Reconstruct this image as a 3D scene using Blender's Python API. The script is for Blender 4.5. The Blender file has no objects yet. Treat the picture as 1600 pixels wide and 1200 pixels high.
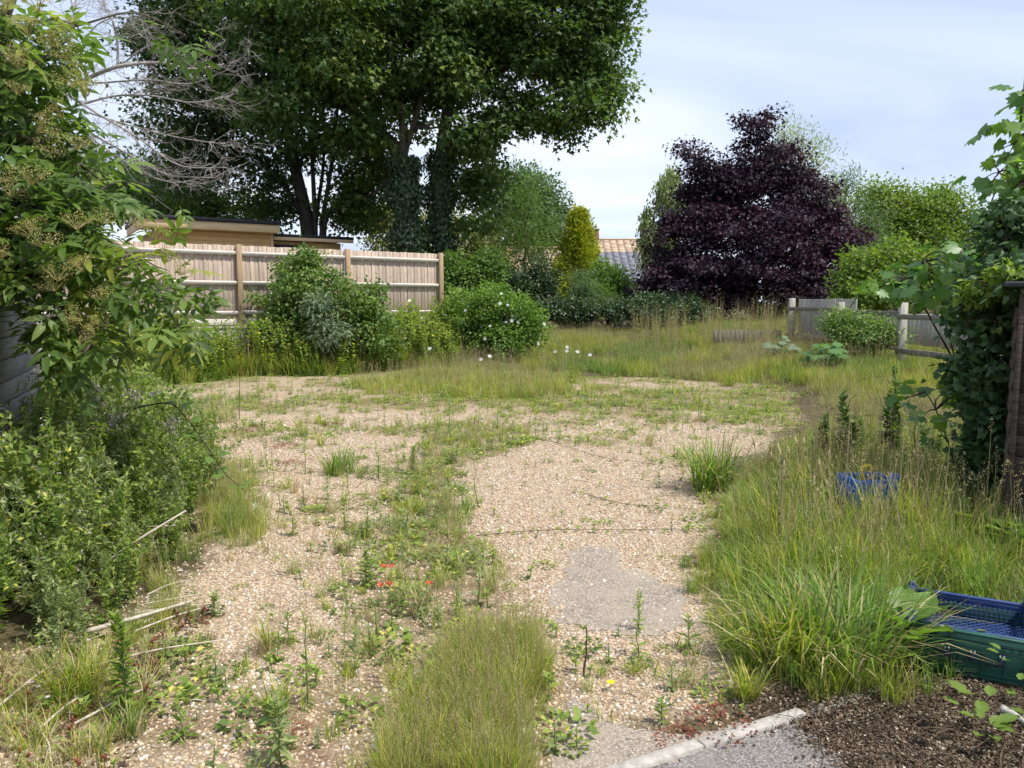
import bpy, bmesh, math, random
import numpy as np
from mathutils import Vector, Matrix

sc = bpy.context.scene
COL = sc.collection
rng = np.random.default_rng(7)
random.seed(7)
R = math.radians

# ------------------------------------------------------------------ camera
EYE = 1.6
PITCH = R(5.95)
cam_d = bpy.data.cameras.new('camera')
cam = bpy.data.objects.new('camera', cam_d)
COL.objects.link(cam)
cam.location = (0, 0, EYE)
cam.rotation_euler = (math.pi / 2 - PITCH, 0, 0)
cam_d.sensor_width = 36
cam_d.lens = 27.0
cam_d.clip_start = 0.05
cam_d.clip_end = 900
sc.camera = cam

# ------------------------------------------------------------------ sun and sky
SUN = Vector((0.78, -0.42, 1.50)).normalized()
sun_d = bpy.data.lights.new('sun', 'SUN')
sun_d.energy = 3.9
sun_d.angle = R(1.6)
sun_d.color = (1.0, 0.945, 0.86)
sun = bpy.data.objects.new('sun', sun_d)
COL.objects.link(sun)
sun.rotation_euler = (-SUN).to_track_quat('-Z', 'Y').to_euler()

world = bpy.data.worlds.new('World')
sc.world = world
world.use_nodes = True
nt = world.node_tree
nt.nodes.clear()
def wn(t, **k):
    n = nt.nodes.new(t)
    for a, b in k.items():
        setattr(n, a, b)
    return n
out = wn('ShaderNodeOutputWorld')
bg = wn('ShaderNodeBackground')
bg.inputs[1].default_value = 0.15
sky = wn('ShaderNodeTexSky', sky_type='NISHITA', sun_disc=False)
sky.sun_elevation = math.asin(SUN.z)
sky.sun_rotation = math.atan2(SUN.x, SUN.y)
sky.air_density = 1.0
sky.dust_density = 0.7
tc = wn('ShaderNodeTexCoord')
sep = wn('ShaderNodeSeparateXYZ')
nt.links.new(tc.outputs['Generated'], sep.inputs[0])
zc = wn('ShaderNodeMath', operation='MAXIMUM'); zc.inputs[1].default_value = 0.0
nt.links.new(sep.outputs[2], zc.inputs[0])
za = wn('ShaderNodeMath', operation='ADD'); za.inputs[1].default_value = 0.16
nt.links.new(zc.outputs[0], za.inputs[0])
dx = wn('ShaderNodeMath', operation='DIVIDE'); dy = wn('ShaderNodeMath', operation='DIVIDE')
nt.links.new(sep.outputs[0], dx.inputs[0]); nt.links.new(za.outputs[0], dx.inputs[1])
nt.links.new(sep.outputs[1], dy.inputs[0]); nt.links.new(za.outputs[0], dy.inputs[1])
cmb = wn('ShaderNodeCombineXYZ')
nt.links.new(dx.outputs[0], cmb.inputs[0]); nt.links.new(dy.outputs[0], cmb.inputs[1])
mp = wn('ShaderNodeMapping')
mp.inputs['Rotation'].default_value = (0, 0, R(-28))
mp.inputs['Scale'].default_value = (0.42, 1.15, 1)
mp.inputs['Location'].default_value = (0.35, 0.2, 0.4)
nt.links.new(cmb.outputs[0], mp.inputs[0])
n1 = wn('ShaderNodeTexNoise'); n1.inputs['Scale'].default_value = 1.05
n1.inputs['Detail'].default_value = 7; n1.inputs['Roughness'].default_value = 0.56
n1.inputs['Distortion'].default_value = 0.55
nt.links.new(mp.outputs[0], n1.inputs['Vector'])
r1 = wn('ShaderNodeValToRGB')
r1.color_ramp.elements[0].position = 0.40; r1.color_ramp.elements[0].color = (.84, .84, .84, 1)
r1.color_ramp.elements[1].position = 0.61; r1.color_ramp.elements[1].color = (.97, .97, .97, 1)
nt.links.new(n1.outputs['Fac'], r1.inputs[0])
n2 = wn('ShaderNodeTexNoise'); n2.inputs['Scale'].default_value = 0.8; n2.inputs['Detail'].default_value = 7; n2.inputs['Distortion'].default_value = 0.6
nt.links.new(mp.outputs[0], n2.inputs['Vector'])
r2 = wn('ShaderNodeValToRGB')
r2.color_ramp.elements[0].position = 0.36; r2.color_ramp.elements[0].color = (2.75, 3.35, 4.6, 1)
r2.color_ramp.elements[1].position = 0.64; r2.color_ramp.elements[1].color = (4.9, 5.3, 6.1, 1)
nt.links.new(n2.outputs['Fac'], r2.inputs[0])
mx = wn('ShaderNodeMixRGB')
nt.links.new(r1.outputs[0], mx.inputs[0])
nt.links.new(sky.outputs[0], mx.inputs[1]); nt.links.new(r2.outputs[0], mx.inputs[2])
nt.links.new(mx.outputs[0], bg.inputs[0]); nt.links.new(bg.outputs[0], out.inputs[0])

# ------------------------------------------------------------------ exposure and render settings
sc.view_settings.view_transform = 'Standard'
sc.view_settings.look = 'None'
sc.view_settings.exposure = 0.46
sc.view_settings.gamma = 1.0
sc.view_settings.use_curve_mapping = False
cy = sc.cycles
cy.max_bounces = 7; cy.diffuse_bounces = 3; cy.glossy_bounces = 2; cy.transmission_bounces = 5
cy.transparent_max_bounces = 4
cy.use_adaptive_sampling = True; cy.adaptive_threshold = 0.02
cy.use_denoising = True
sc.render.use_persistent_data = False

# ------------------------------------------------------------------ where a point of the place lies
FPX = 1200.0
_f = np.array([0, math.cos(PITCH), -math.sin(PITCH)]); _u = np.array([0, math.sin(PITCH), math.cos(PITCH)])
def ray(px, py):
    return _f + np.array([1.0, 0, 0]) * ((px - 800) / FPX) + _u * ((600 - py) / FPX)
def P(px, py, Y):
    d = ray(px, py)
    return np.array([0, 0, EYE]) + d * (Y / d[1])
def G(px, py, z=0.0):
    d = ray(px, py)
    return np.array([0, 0, EYE]) + d * ((z - EYE) / d[2])
def sst(a, b, x):
    t = np.clip((x - a) / (b - a), 0, 1)
    return t * t * (3 - 2 * t)

FA = np.array([-1.93, 21.0]); FD = np.array([-0.827, -0.563])      # close-board fence: start and direction
FN = np.array([-0.563, 0.827])                                      # pointing behind the fence
BAY = 2.66
def fence_side(x, y):                                               # >0 behind the fence line
    return (x - FA[0]) * FN[0] + (y - FA[1]) * FN[1]
_vt = rng.random((64, 64))
def vnoise(x, y, s=1.0, o=0):
    x = np.asarray(x) * s + 17.3 + o; y = np.asarray(y) * s + 9.1 + o * 1.7
    xi = np.floor(x).astype(int); yi = np.floor(y).astype(int)
    fx = x - xi; fy = y - yi; fx = fx * fx * (3 - 2 * fx); fy = fy * fy * (3 - 2 * fy)
    a = _vt[xi % 64, yi % 64]; b = _vt[(xi + 1) % 64, yi % 64]; c = _vt[xi % 64, (yi + 1) % 64]; d = _vt[(xi + 1) % 64, (yi + 1) % 64]
    return (a * (1 - fx) + b * fx) * (1 - fy) + (c * (1 - fx) + d * fx) * fy
def ground_z(x, y):
    x = np.asarray(x, float); y = np.asarray(y, float)
    z = 0.75 * sst(17, 29, y) * sst(-4.5, -0.5, x)
    z = z + 0.42 * sst(3.6, 7.0, x) * sst(8.5, 15, y) * (1 - 0.25 * sst(17, 29, y))
    s = fence_side(x, y)
    left = sst(-0.4, -1.7, x)
    z = np.where(s > 0.02, np.maximum(z, z * (1 - left) + 1.06 * left), z)
    z = z + 0.025 * (vnoise(x, y, 0.9) - .5) * sst(4, 8, y) + 0.01 * (vnoise(x, y, 3.0, 5) - .5)
    return z

# ------------------------------------------------------------------ materials
def newmat(name):
    m = bpy.data.materials.new(name); m.use_nodes = True
    t = m.node_tree; t.nodes.clear()
    o = t.nodes.new('ShaderNodeOutputMaterial')
    return m, t, o
def ramp(t, stops):
    r = t.nodes.new('ShaderNodeValToRGB')
    while len(r.color_ramp.elements) < len(stops):
        r.color_ramp.elements.new(0.5)
    for e, (p, c) in zip(r.color_ramp.elements, stops):
        e.position = p; e.color = (*c, 1)
    return r
def leaf_mat(name, stops, trans=0.35, rough=0.5, spec=0.35, tcol=None):
    """leaf: colour by the leaf's own random value, light passes through"""
    m, t, o = newmat(name)
    at = t.nodes.new('ShaderNodeAttribute'); at.attribute_name = 'rnd'
    r = ramp(t, stops); t.links.new(at.outputs['Fac'], r.inputs[0])
    b = t.nodes.new('ShaderNodeBsdfPrincipled')
    b.inputs['Roughness'].default_value = rough
    b.inputs['Specular IOR Level'].default_value = spec
    t.links.new(r.outputs[0], b.inputs['Base Color'])
    tr = t.nodes.new('ShaderNodeBsdfTranslucent')
    hs = t.nodes.new('ShaderNodeMixRGB'); hs.blend_type = 'MULTIPLY'; hs.inputs[0].default_value = 1
    hs.inputs[2].default_value = (*(tcol or (1.5, 1.6, 0.7)), 1)
    t.links.new(r.outputs[0], hs.inputs[1]); t.links.new(hs.outputs[0], tr.inputs[0])
    mix = t.nodes.new('ShaderNodeMixShader'); mix.inputs[0].default_value = trans
    t.links.new(b.outputs[0], mix.inputs[1]); t.links.new(tr.outputs[0], mix.inputs[2])
    t.links.new(mix.outputs[0], o.inputs[0])
    return m
def plain(name, col, rough=0.6, spec=0.4, var=0.25, scale=8.0, bump=0.0, stretch=(1, 1, 1), col2=None, objrand=0.0, detail=6):
    m, t, o = newmat(name)
    b = t.nodes.new('ShaderNodeBsdfPrincipled')
    b.inputs['Roughness'].default_value = rough; b.inputs['Specular IOR Level'].default_value = spec
    c = t.nodes.new('ShaderNodeTexCoord'); mpn = t.nodes.new('ShaderNodeMapping')
    mpn.inputs['Scale'].default_value = stretch
    oi = t.nodes.new('ShaderNodeObjectInfo')
    sv = t.nodes.new('ShaderNodeVectorMath'); sv.operation = 'SCALE'; sv.inputs[0].default_value = (37, 51, 23)
    t.links.new(oi.outputs['Random'], sv.inputs['Scale'])
    ad = t.nodes.new('ShaderNodeVectorMath'); ad.operation = 'ADD'
    t.links.new(c.outputs['Object'], mpn.inputs[0]); t.links.new(mpn.outputs[0], ad.inputs[0]); t.links.new(sv.outputs[0], ad.inputs[1])
    n = t.nodes.new('ShaderNodeTexNoise'); n.inputs['Scale'].default_value = scale
    n.inputs['Detail'].default_value = detail; n.inputs['Roughness'].default_value = 0.65
    t.links.new(ad.outputs[0], n.inputs['Vector'])
    c2 = col2 or tuple(v * (1 - var) for v in col)
    hi = tuple(min(1, v * (1 + var * .6)) for v in col)
    r = ramp(t, [(0.3, c2), (0.52, col), (0.72, hi)])
    t.links.new(n.outputs['Fac'], r.inputs[0])
    src = r.outputs[0]
    if objrand:
        mr = t.nodes.new('ShaderNodeMapRange'); mr.inputs['To Min'].default_value = 1 - objrand; mr.inputs['To Max'].default_value = 1 + objrand
        t.links.new(oi.outputs['Random'], mr.inputs[0])
        mu = t.nodes.new('ShaderNodeVectorMath'); mu.operation = 'SCALE'
        t.links.new(src, mu.inputs[0]); t.links.new(mr.outputs[0], mu.inputs['Scale']); src = mu.outputs[0]
    t.links.new(src, b.inputs['Base Color'])
    if bump:
        bp = t.nodes.new('ShaderNodeBump'); bp.inputs['Strength'].default_value = bump; bp.inputs['Distance'].default_value = 0.01
        t.links.new(n.outputs['Fac'], bp.inputs['Height']); t.links.new(bp.outputs[0], b.inputs['Normal'])
    t.links.new(b.outputs[0], o.inputs[0])
    return m

# ------------------------------------------------------------------ mesh builder (numpy)
def rotframe(fwd, nrm):
    f = fwd / np.maximum(np.linalg.norm(fwd, axis=-1, keepdims=True), 1e-9)
    s = np.cross(f, nrm); s = s / np.maximum(np.linalg.norm(s, axis=-1, keepdims=True), 1e-9)
    n = np.cross(s, f)
    return s, f, n
class MB:
    def __init__(self):
        self.V = []; self.F = []; self.A = []; self.M = []; self.n = 0
    def add(self, V, F, rnd=0.5, mi=0):
        V = np.asarray(V, float).reshape(-1, 3); F = np.asarray(F, int).reshape(-1, 3)
        self.V.append(V); self.F.append(F + self.n)
        self.A.append(np.broadcast_to(np.asarray(rnd, float), (len(V),)))
        self.M.append(np.full(len(F), mi)); self.n += len(V)
    def leaves(self, tmpl, pos, fwd, nrm, size, rnd=None, mi=0, wid=1.0):
        tv, tf = tmpl; N = len(pos)
        if not N: return
        s, f, n = rotframe(np.asarray(fwd, float), np.asarray(nrm, float))
        size = np.broadcast_to(np.asarray(size, float), (N,))[:, None, None]
        wid = np.broadcast_to(np.asarray(wid, float), (N,))[:, None, None]
        V = np.asarray(pos)[:, None, :] + size * (wid * tv[None, :, 0:1] * s[:, None, :] + tv[None, :, 1:2] * f[:, None, :] + tv[None, :, 2:3] * n[:, None, :])
        F = tf[None] + (np.arange(N) * len(tv))[:, None, None]
        rnd = rng.random(N) if rnd is None else rnd
        self.add(V.reshape(-1, 3), F.reshape(-1, 3), np.repeat(rnd, len(tv)), mi)
    def tube(self, pts, rad, sides=5, mi=0, rnd=0.5, cap=True):
        pts = np.asarray(pts, float); k = len(pts)
        rad = np.broadcast_to(np.asarray(rad, float), (k,))
        tg = np.gradient(pts, axis=0); tg /= np.maximum(np.linalg.norm(tg, axis=1, keepdims=True), 1e-9)
        ref = np.array([0.31, 0.17, 0.93]) if abs(tg[0] @ np.array([0.31, 0.17, 0.93])) < .92 else np.array([1.0, 0, 0.1])
        a = np.cross(tg, ref); a /= np.maximum(np.linalg.norm(a, axis=1, keepdims=True), 1e-9)
        b = np.cross(tg, a)
        th = np.arange(sides) * 2 * np.pi / sides
        V = pts[:, None] + rad[:, None, None] * (np.cos(th)[None, :, None] * a[:, None] + np.sin(th)[None, :, None] * b[:, None])
        i = np.arange(k - 1)[:, None] * sides; j = np.arange(sides)[None]; j2 = (j + 1) % sides
        q = np.stack([i + j, i + j2, i + sides + j2, i + sides + j], -1).reshape(-1, 4)
        F = np.concatenate([q[:, [0, 1, 2]], q[:, [0, 2, 3]]])
        V = V.reshape(-1, 3)
        if cap:
            e = np.arange(1, sides - 1)
            F = np.concatenate([F, np.stack([np.zeros_like(e), e + 1, e], 1), (k - 1) * sides + np.stack([np.zeros_like(e), e, e + 1], 1)])
        self.add(V, F, rnd, mi)
    def box(self, c, size, rot=None, bev=0.0, mi=0, rnd=0.5):
        V, F = boxgeo(tuple(size), bev)
        if rot is not None: V = V @ np.asarray(rot).T
        self.add(V + np.asarray(c, float), F, rnd, mi)
    def build(self, name, mats, parent=None, origin=(0, 0, 0), smooth=False, link=True):
        V = np.concatenate(self.V) - np.asarray(origin, float); F = np.concatenate(self.F)
        me = bpy.data.meshes.new(name)
        me.vertices.add(len(V)); me.vertices.foreach_set('co', V.astype(np.float32).ravel())
        me.loops.add(F.size); me.loops.foreach_set('vertex_index', F.astype(np.int32).ravel())
        me.polygons.add(len(F)); me.polygons.foreach_set('loop_start', (np.arange(len(F)) * 3).astype(np.int32))
        me.polygons.foreach_set('material_index', np.concatenate(self.M).astype(np.int32))
        if smooth: me.polygons.foreach_set('use_smooth', np.ones(len(F), bool))
        at = me.attributes.new('rnd', 'FLOAT', 'POINT'); at.data.foreach_set('value', np.concatenate(self.A).astype(np.float32))
        me.update(calc_edges=True)
        for m in (mats if isinstance(mats, (list, tuple)) else [mats]): me.materials.append(m)
        o = bpy.data.objects.new(name, me)
        if link: COL.objects.link(o)
        if parent is not None: o.parent = parent
        return o
_bc = {}
def boxgeo(size, bev):
    k = (tuple(round(s, 5) for s in size), bev)
    if k not in _bc:
        bm = bmesh.new(); bmesh.ops.create_cube(bm, size=1)
        for v in bm.verts: v.co = Vector((v.co.x * size[0], v.co.y * size[1], v.co.z * size[2]))
        if bev: bmesh.ops.bevel(bm, geom=bm.edges[:], offset=bev, segments=1, affect='EDGES')
        bmesh.ops.triangulate(bm, faces=bm.faces[:])
        bm.verts.index_update()
        _bc[k] = (np.array([v.co[:] for v in bm.verts]), np.array([[v.index for v in f.verts] for f in bm.faces])); bm.free()
    return _bc[k]
def rz(a):
    c, s = math.cos(a), math.sin(a); return np.array([[c, -s, 0], [s, c, 0], [0, 0, 1.0]])
def basis(x, y, z): return np.stack([x, y, z], 1)
def tag(o, label=None, cat=None, group=None, kind=None):
    for k, v in (('label', label), ('category', cat), ('group', group), ('kind', kind)):
        if v: o[k] = v
    return o
def thing(name, loc, label, cat, group=None):
    o = bpy.data.objects.new(name, None); o.empty_display_size = 0.2; COL.objects.link(o); o.location = loc
    return tag(o, label, cat, group)
def dup(o, loc=None, rotz=None, scale=None, label=None):
    c = o.copy(); COL.objects.link(c)
    if loc is not None: c.location = loc
    if rotz is not None: c.rotation_euler = (0, 0, rotz)
    if scale is not None: c.scale = (scale,) * 3
    if label: c['label'] = label
    for ch in list(o.children):
        d = ch.copy(); COL.objects.link(d); d.parent = c
        for g in list(ch.children):
            e = g.copy(); COL.objects.link(e); e.parent = d
    return c
def place(mesh_obj, name, parent, pos, fwd, nrm, s, origin):
    """a leaf or other small part placed by its own frame, sharing its mesh"""
    o = bpy.data.objects.new(name, mesh_obj); COL.objects.link(o); o.parent = parent
    a, f, n = rotframe(np.asarray(fwd, float), np.asarray(nrm, float))
    M = Matrix(((a[0] * s, f[0] * s, n[0] * s, pos[0] - origin[0]), (a[1] * s, f[1] * s, n[1] * s, pos[1] - origin[1]), (a[2] * s, f[2] * s, n[2] * s, pos[2] - origin[2]), (0, 0, 0, 1)))
    o.matrix_basis = M
    return o
def unit(N):
    v = rng.normal(size=(N, 3)); return v / np.linalg.norm(v, axis=1, keepdims=True)
def curve(a, b, n=8, bow=0.1, droop=0.0):
    a = np.asarray(a, float); b = np.asarray(b, float); t = np.linspace(0, 1, n)[:, None]
    L = np.linalg.norm(b - a); k = rng.normal(size=3) * bow * L
    p = a + (b - a) * t + k * (t * (1 - t) * 4) + np.array([0, 0, droop * L]) * (t * (1 - t) * 4)
    p[1:-1] += rng.normal(size=(n - 2, 3)) * L * 0.012
    return p

# leaf outlines (x across, y along, z out of the leaf)
def T(v, f): return np.array(v, float), np.array(f, int)
T_DIA = T([(0, 0, 0), (-.34, .45, .09), (0, 1, -.08), (.34, .45, .09)], [(0, 2, 1), (0, 3, 2)])
T_LANCE = T([(0, 0, 0), (-.13, .4, .04), (0, 1, -.12), (.13, .4, .04)], [(0, 2, 1), (0, 3, 2)])
T_LOBE = T([(0, 0, 0), (-.52, .42, .1), (-.17, .52, 0), (0, 1, -.12), (.17, .52, 0), (.52, .42, .1)], [(0, 2, 1), (0, 3, 2), (0, 4, 3), (0, 5, 4)])
T_OVATE = T([(0, 0, 0), (-.3, .3, .1), (-.24, .68, .05), (0, 1, -.1), (.24, .68, .05), (.3, .3, .1), (0, .5, 0)],
            [(0, 6, 1), (1, 6, 2), (2, 6, 3), (3, 6, 4), (4, 6, 5), (5, 6, 0)])
_ml = [(0, 0), (-.3, -.1), (-.52, .1), (-.42, .26), (-.62, .5), (-.36, .56), (-.34, .76), (-.16, .68), (0, 1.02), (.16, .68), (.34, .76), (.36, .56), (.62, .5), (.42, .26), (.52, .1), (.3, -.1)]
T_MAPLE = T([(0, .32, 0)] + [(x, y, -.30 * (x * x) - .18 * max(0, y - .4) ** 2 + (.03 if i % 2 else 0)) for i, (x, y) in enumerate(_ml)],
            [(0, 1 + (i + 1) % 16, 1 + i) for i in range(16)])
_iv = [(0, 0), (-.32, -.12), (-.5, .2), (-.3, .42), (-.34, .66), (-.1, .7), (0, 1), (.1, .7), (.34, .66), (.3, .42), (.5, .2), (.32, -.12)]
T_IVY = T([(0, .35, .03)] + [(x, y, -.16 * abs(x) - .08 * y) for x, y in _iv], [(0, 1 + (i + 1) % 12, 1 + i) for i in range(12)])
def leaflet(b, d, L, w, droop):
    """pointed leaflet with a folded midrib: 8 verts, 8 tris"""
    d = np.array(d, float); s = np.array([d[1], -d[0], 0]); z = np.array([0, 0, 1.0]); b = np.array(b, float)
    st = lambda t: b + d * L * t - z * L * droop * t * t
    v = [st(0), st(.35), st(.72), st(1)]
    v += [st(.33) - s * w * L + z * .05 * L, st(.7) - s * w * .72 * L + z * .04 * L, st(.33) + s * w * L + z * .05 * L, st(.7) + s * w * .72 * L + z * .04 * L]
    f = [(0, 1, 4), (0, 6, 1), (4, 1, 2), (4, 2, 5), (1, 6, 7), (1, 7, 2), (5, 2, 3), (2, 7, 3)]
    return np.array(v), np.array(f)
def compound(pairs, L, w, droop=.25):
    V = []; F = []; n = 0
    def put(q):
        nonlocal n
        V.append(q[0]); F.append(q[1] + n); n += len(q[0])
    put(leaflet((0, .55, -.05), (0, 1, 0), L, w, droop))
    for i in range(pairs):
        y = .55 - .26 * (i + .35); z = -.05 * y
        for sgn in (-1, 1):
            a = .95 if i == 0 else 1.15
            put(leaflet((0, y, z), (sgn * math.sin(a), math.cos(a), 0), L * (.95 - .1 * i), w, droop))
    V.append(np.array([(-.008, 0, 0), (.008, 0, 0), (.006, .56, -.045), (-.006, .56, -.045)])); F.append(np.array([(0, 1, 2), (0, 2, 3)]) + n)
    return np.concatenate(V), np.concatenate(F)
def broad(n=7, wid=.42):
    V = []; F = []
    for i in range(n):
        t = i / (n - 1); w = wid * math.sin(math.pi * min(1, .06 + t * .97)) ** .75 * (1 - .25 * t) + (.02 if i in (0, n - 1) else 0)
        for j in range(5):
            u = (j - 2) / 2; V.append((u * w * (1 + .06 * (-1) ** i), t, .10 * abs(u) - .28 * t * t + .03 * (-1) ** (i + j) * abs(u)))
    for i in range(n - 1):
        for j in range(4): a = i * 5 + j; F += [(a, a + 1, a + 6), (a, a + 6, a + 5)]
    return T(V, F)
T_BROAD = broad()
T_ELDER = compound(2, .5, .17, .22)
T_ASH = compound(3, .34, .16, .2)

# ------------------------------------------------------------------ crowns and bushes
def ell(px, py, rx, ry, Y, ry_m):
    """an ellipsoid lobe seen at px,py with half sizes in photo pixels, at distance Y, half depth in metres"""
    c = P(px, py, Y); return (*c, rx * Y / FPX, ry_m, ry * Y / FPX)
def clump_centres(lobes, n, shell=.45, zbias=0.0):
    L = np.array(lobes, float); w = (L[:, 3] * L[:, 4] * L[:, 5]) ** (.7); w /= w.sum()
    k = rng.choice(len(L), n, p=w); d = unit(n)
    if zbias: d[:, 2] = np.where(rng.random(n) < zbias, np.abs(d[:, 2]), d[:, 2])
    r = rng.random(n) ** shell
    return L[k, :3] + d * r[:, None] * L[k, 3:6], d, k
def crown(mb, lobes, nclump, per, cr, size, tmpl, mi=0, shell=.45, flat=.6, droop=.25, zbias=0.0, rvar=.35, up=.8, size_var=.35):
    C, D, K = clump_centres(lobes, nclump, shell, zbias)
    crs = cr * (0.6 + .8 * rng.random(nclump))
    per_i = np.maximum(3, (per * (crs / cr) ** 1.5).astype(int))
    idx = np.repeat(np.arange(nclump), per_i); N = len(idx)
    off = rng.normal(size=(N, 3)) * np.array([1, 1, flat]) * .62
    off *= (1 / np.maximum(1, np.linalg.norm(off, axis=1) / 1.4))[:, None]
    pos = C[idx] + off * crs[idx][:, None]
    nrm = off * .5 + unit(N) * .75 + np.array([0, 0, up])
    fwd = off * .6 + unit(N) * .7 + D[idx] * .35 - np.array([0, 0, droop])
    crnd = rng.random(nclump)
    rnd = np.clip(crnd[idx] * (1 - rvar) + rng.random(N) * rvar, 0, 1)
    mb.leaves(tmpl, pos, fwd, nrm, size * (1 - size_var / 2 + size_var * rng.random(N)), rnd, mi)
    return C, K
def limbs(mb, base_pts, C, K, lobes, share=.3, r0=.12, r1=.012, sides=5, mi=0, droop=.06):
    """limbs from trunk points to lobes, then twigs to part of the clumps"""
    L = np.array(lobes, float)
    for i, l in enumerate(L):
        b = base_pts[int(np.argmin([np.linalg.norm(np.array(p) - l[:3]) for p in base_pts]))]
        tgt = l[:3] + (l[:3] - np.array(b)) * .15
        pth = curve(b, tgt, 9, .06, droop)
        mb.tube(pth, np.linspace(r0, r0 * .3, 9), sides, mi)
        ids = np.where(K == i)[0]
        for c in ids[: int(len(ids) * share)]:
            a = pth[rng.integers(2, 9)]
            mb.tube(curve(a, C[c], 5, .08, .05), np.linspace(r0 * .28, r1, 5), 3, mi, cap=False)

# ------------------------------------------------------------------ ground-cover instancing (stuff only)
_gn = {}
def stuff_scatter(name, pts, rotz, scale, templates, label, cat, tilt=None, idx=None):
    """one object: the templates set out on points"""
    N = len(pts)
    me = bpy.data.meshes.new(name); me.vertices.add(N); me.vertices.foreach_set('co', np.asarray(pts, np.float32).ravel())
    rot = np.zeros((N, 3)); rot[:, 2] = rotz
    if tilt is not None: rot[:, :2] = tilt
    a = me.attributes.new('srot', 'FLOAT_VECTOR', 'POINT'); a.data.foreach_set('vector', rot.astype(np.float32).ravel())
    scale = np.asarray(scale, float)
    if scale.ndim < 2: scale = np.repeat(np.broadcast_to(scale, (N,))[:, None], 3, 1)
    a = me.attributes.new('sscl', 'FLOAT_VECTOR', 'POINT'); a.data.foreach_set('vector', scale.astype(np.float32).ravel())
    a = me.attributes.new('sidx', 'INT', 'POINT')
    a.data.foreach_set('value', (rng.integers(0, len(templates), N) if idx is None else np.asarray(idx)).astype(np.int32))
    o = bpy.data.objects.new(name, me); COL.objects.link(o)
    coll = bpy.data.collections.new(name + '_pieces')
    for i, tm in enumerate(templates):
        tm.name = f'{name}_piece_{chr(97 + i)}'; coll.objects.link(tm)
    g = bpy.data.node_groups.new(name, 'GeometryNodeTree')
    g.interface.new_socket('Geometry', in_out='INPUT', socket_type='NodeSocketGeometry')
    g.interface.new_socket('Geometry', in_out='OUTPUT', socket_type='NodeSocketGeometry')
    nd = g.nodes; lk = g.links
    gi = nd.new('NodeGroupInput'); go = nd.new('NodeGroupOutput'); ip = nd.new('GeometryNodeInstanceOnPoints')
    ci = nd.new('GeometryNodeCollectionInfo'); ci.inputs['Collection'].default_value = coll
    ci.inputs['Separate Children'].default_value = True; ci.inputs['Reset Children'].default_value = True
    def na(nm, dt):
        n = nd.new('GeometryNodeInputNamedAttribute'); n.data_type = dt; n.inputs['Name'].default_value = nm; return n.outputs['Attribute']
    er = nd.new('FunctionNodeEulerToRotation')
    lk.new(gi.outputs[0], ip.inputs['Points']); lk.new(ci.outputs[0], ip.inputs['Instance'])
    ip.inputs['Pick Instance'].default_value = True
    lk.new(na('sidx', 'INT'), ip.inputs['Instance Index'])
    lk.new(na('srot', 'FLOAT_VECTOR'), er.inputs[0]); lk.new(er.outputs[0], ip.inputs['Rotation'])
    lk.new(na('sscl', 'FLOAT_VECTOR'), ip.inputs['Scale']); lk.new(ip.outputs[0], go.inputs[0])
    md = o.modifiers.new('scatter', 'NODES'); md.node_group = g
    return tag(o, label, cat, kind='stuff')

def inpoly(poly, x, y):
    poly = np.asarray(poly)[:, :2]; r = np.zeros(len(x), bool); j = len(poly) - 1
    for i in range(len(poly)):
        xi, yi = poly[i]; xj, yj = poly[j]
        c = ((yi > y) != (yj > y)) & (x < (xj - xi) * (y - yi) / (yj - yi + 1e-12) + xi)
        r ^= c; j = i
    return r
def sample_poly(poly, n):
    poly = np.asarray(poly)[:, :2]; lo = poly.min(0); hi = poly.max(0); X = []; Yv = []; c = 0
    while c < n:
        x = rng.uniform(lo[0], hi[0], n * 2); y = rng.uniform(lo[1], hi[1], n * 2); k = inpoly(poly, x, y)
        X.append(x[k]); Yv.append(y[k]); c += k.sum()
    x = np.concatenate(X)[:n]; y = np.concatenate(Yv)[:n]
    return x, y
def gpoly(*px): return [G(*p) for p in px]
def ragged(poly, n, amt=.3):
    x, y = sample_poly(poly, n); k = amt * .5
    return x + amt * 2.4 * (vnoise(x, y, 1.6, 31) - .5) + rng.normal(size=n) * k * .5, y + amt * 2.4 * (vnoise(x, y, 1.6, 37) - .5) + rng.normal(size=n) * k * .5
def on_ground(x, y, dz=0.0): return np.stack([x, y, ground_z(x, y) + dz], 1)

# ================================================================== MATERIALS
M_bark = plain('bark', (.115, .092, .073), .9, .2, .45, 6, .6, (1, 1, .25))
M_bark_dark = plain('dark_bark', (.09, .075, .06), .9, .2, .4, 6, .6, (1, 1, .25))
M_dead = plain('dead_wood', (.36, .33, .30), .85, .2, .35, 14, .3)
M_stick = plain('dry_stick', (.52, .46, .38), .85, .2, .3, 20, .3)
M_twig = plain('dark_twig', (.07, .05, .038), .8, .3, .3, 20)
M_stemgreen = plain('green_stem', (.16, .20, .07), .6, .3, .3, 10)
M_syc = leaf_mat('sycamore_leaf', [(0, (0.043, 0.080, 0.026)), (.55, (0.084, 0.151, 0.041)), (.85, (0.150, 0.222, 0.052)), (1, (0.320, 0.329, 0.065))], 0.42, .5, .3)
M_syc_back = leaf_mat('sycamore_leaf_back', [(0, (0.036, 0.066, 0.023)), (.6, (0.065, 0.113, 0.035)), (1, (0.125, 0.172, 0.052))], 0.38, .5, .3)
M_ivy = leaf_mat('ivy_leaf', [(0, (0.030, 0.065, 0.023)), (.6, (0.055, 0.111, 0.035)), (.9, (0.107, 0.181, 0.059)), (1, (0.233, 0.305, 0.088))], 0.2, .45, .3)
M_ivy_light = leaf_mat('ivy_leaf_light', [(0, (0.043, 0.094, 0.029)), (.6, (0.080, 0.160, 0.043)), (1, (0.232, 0.319, 0.087))], .22, .38, .5)
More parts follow.
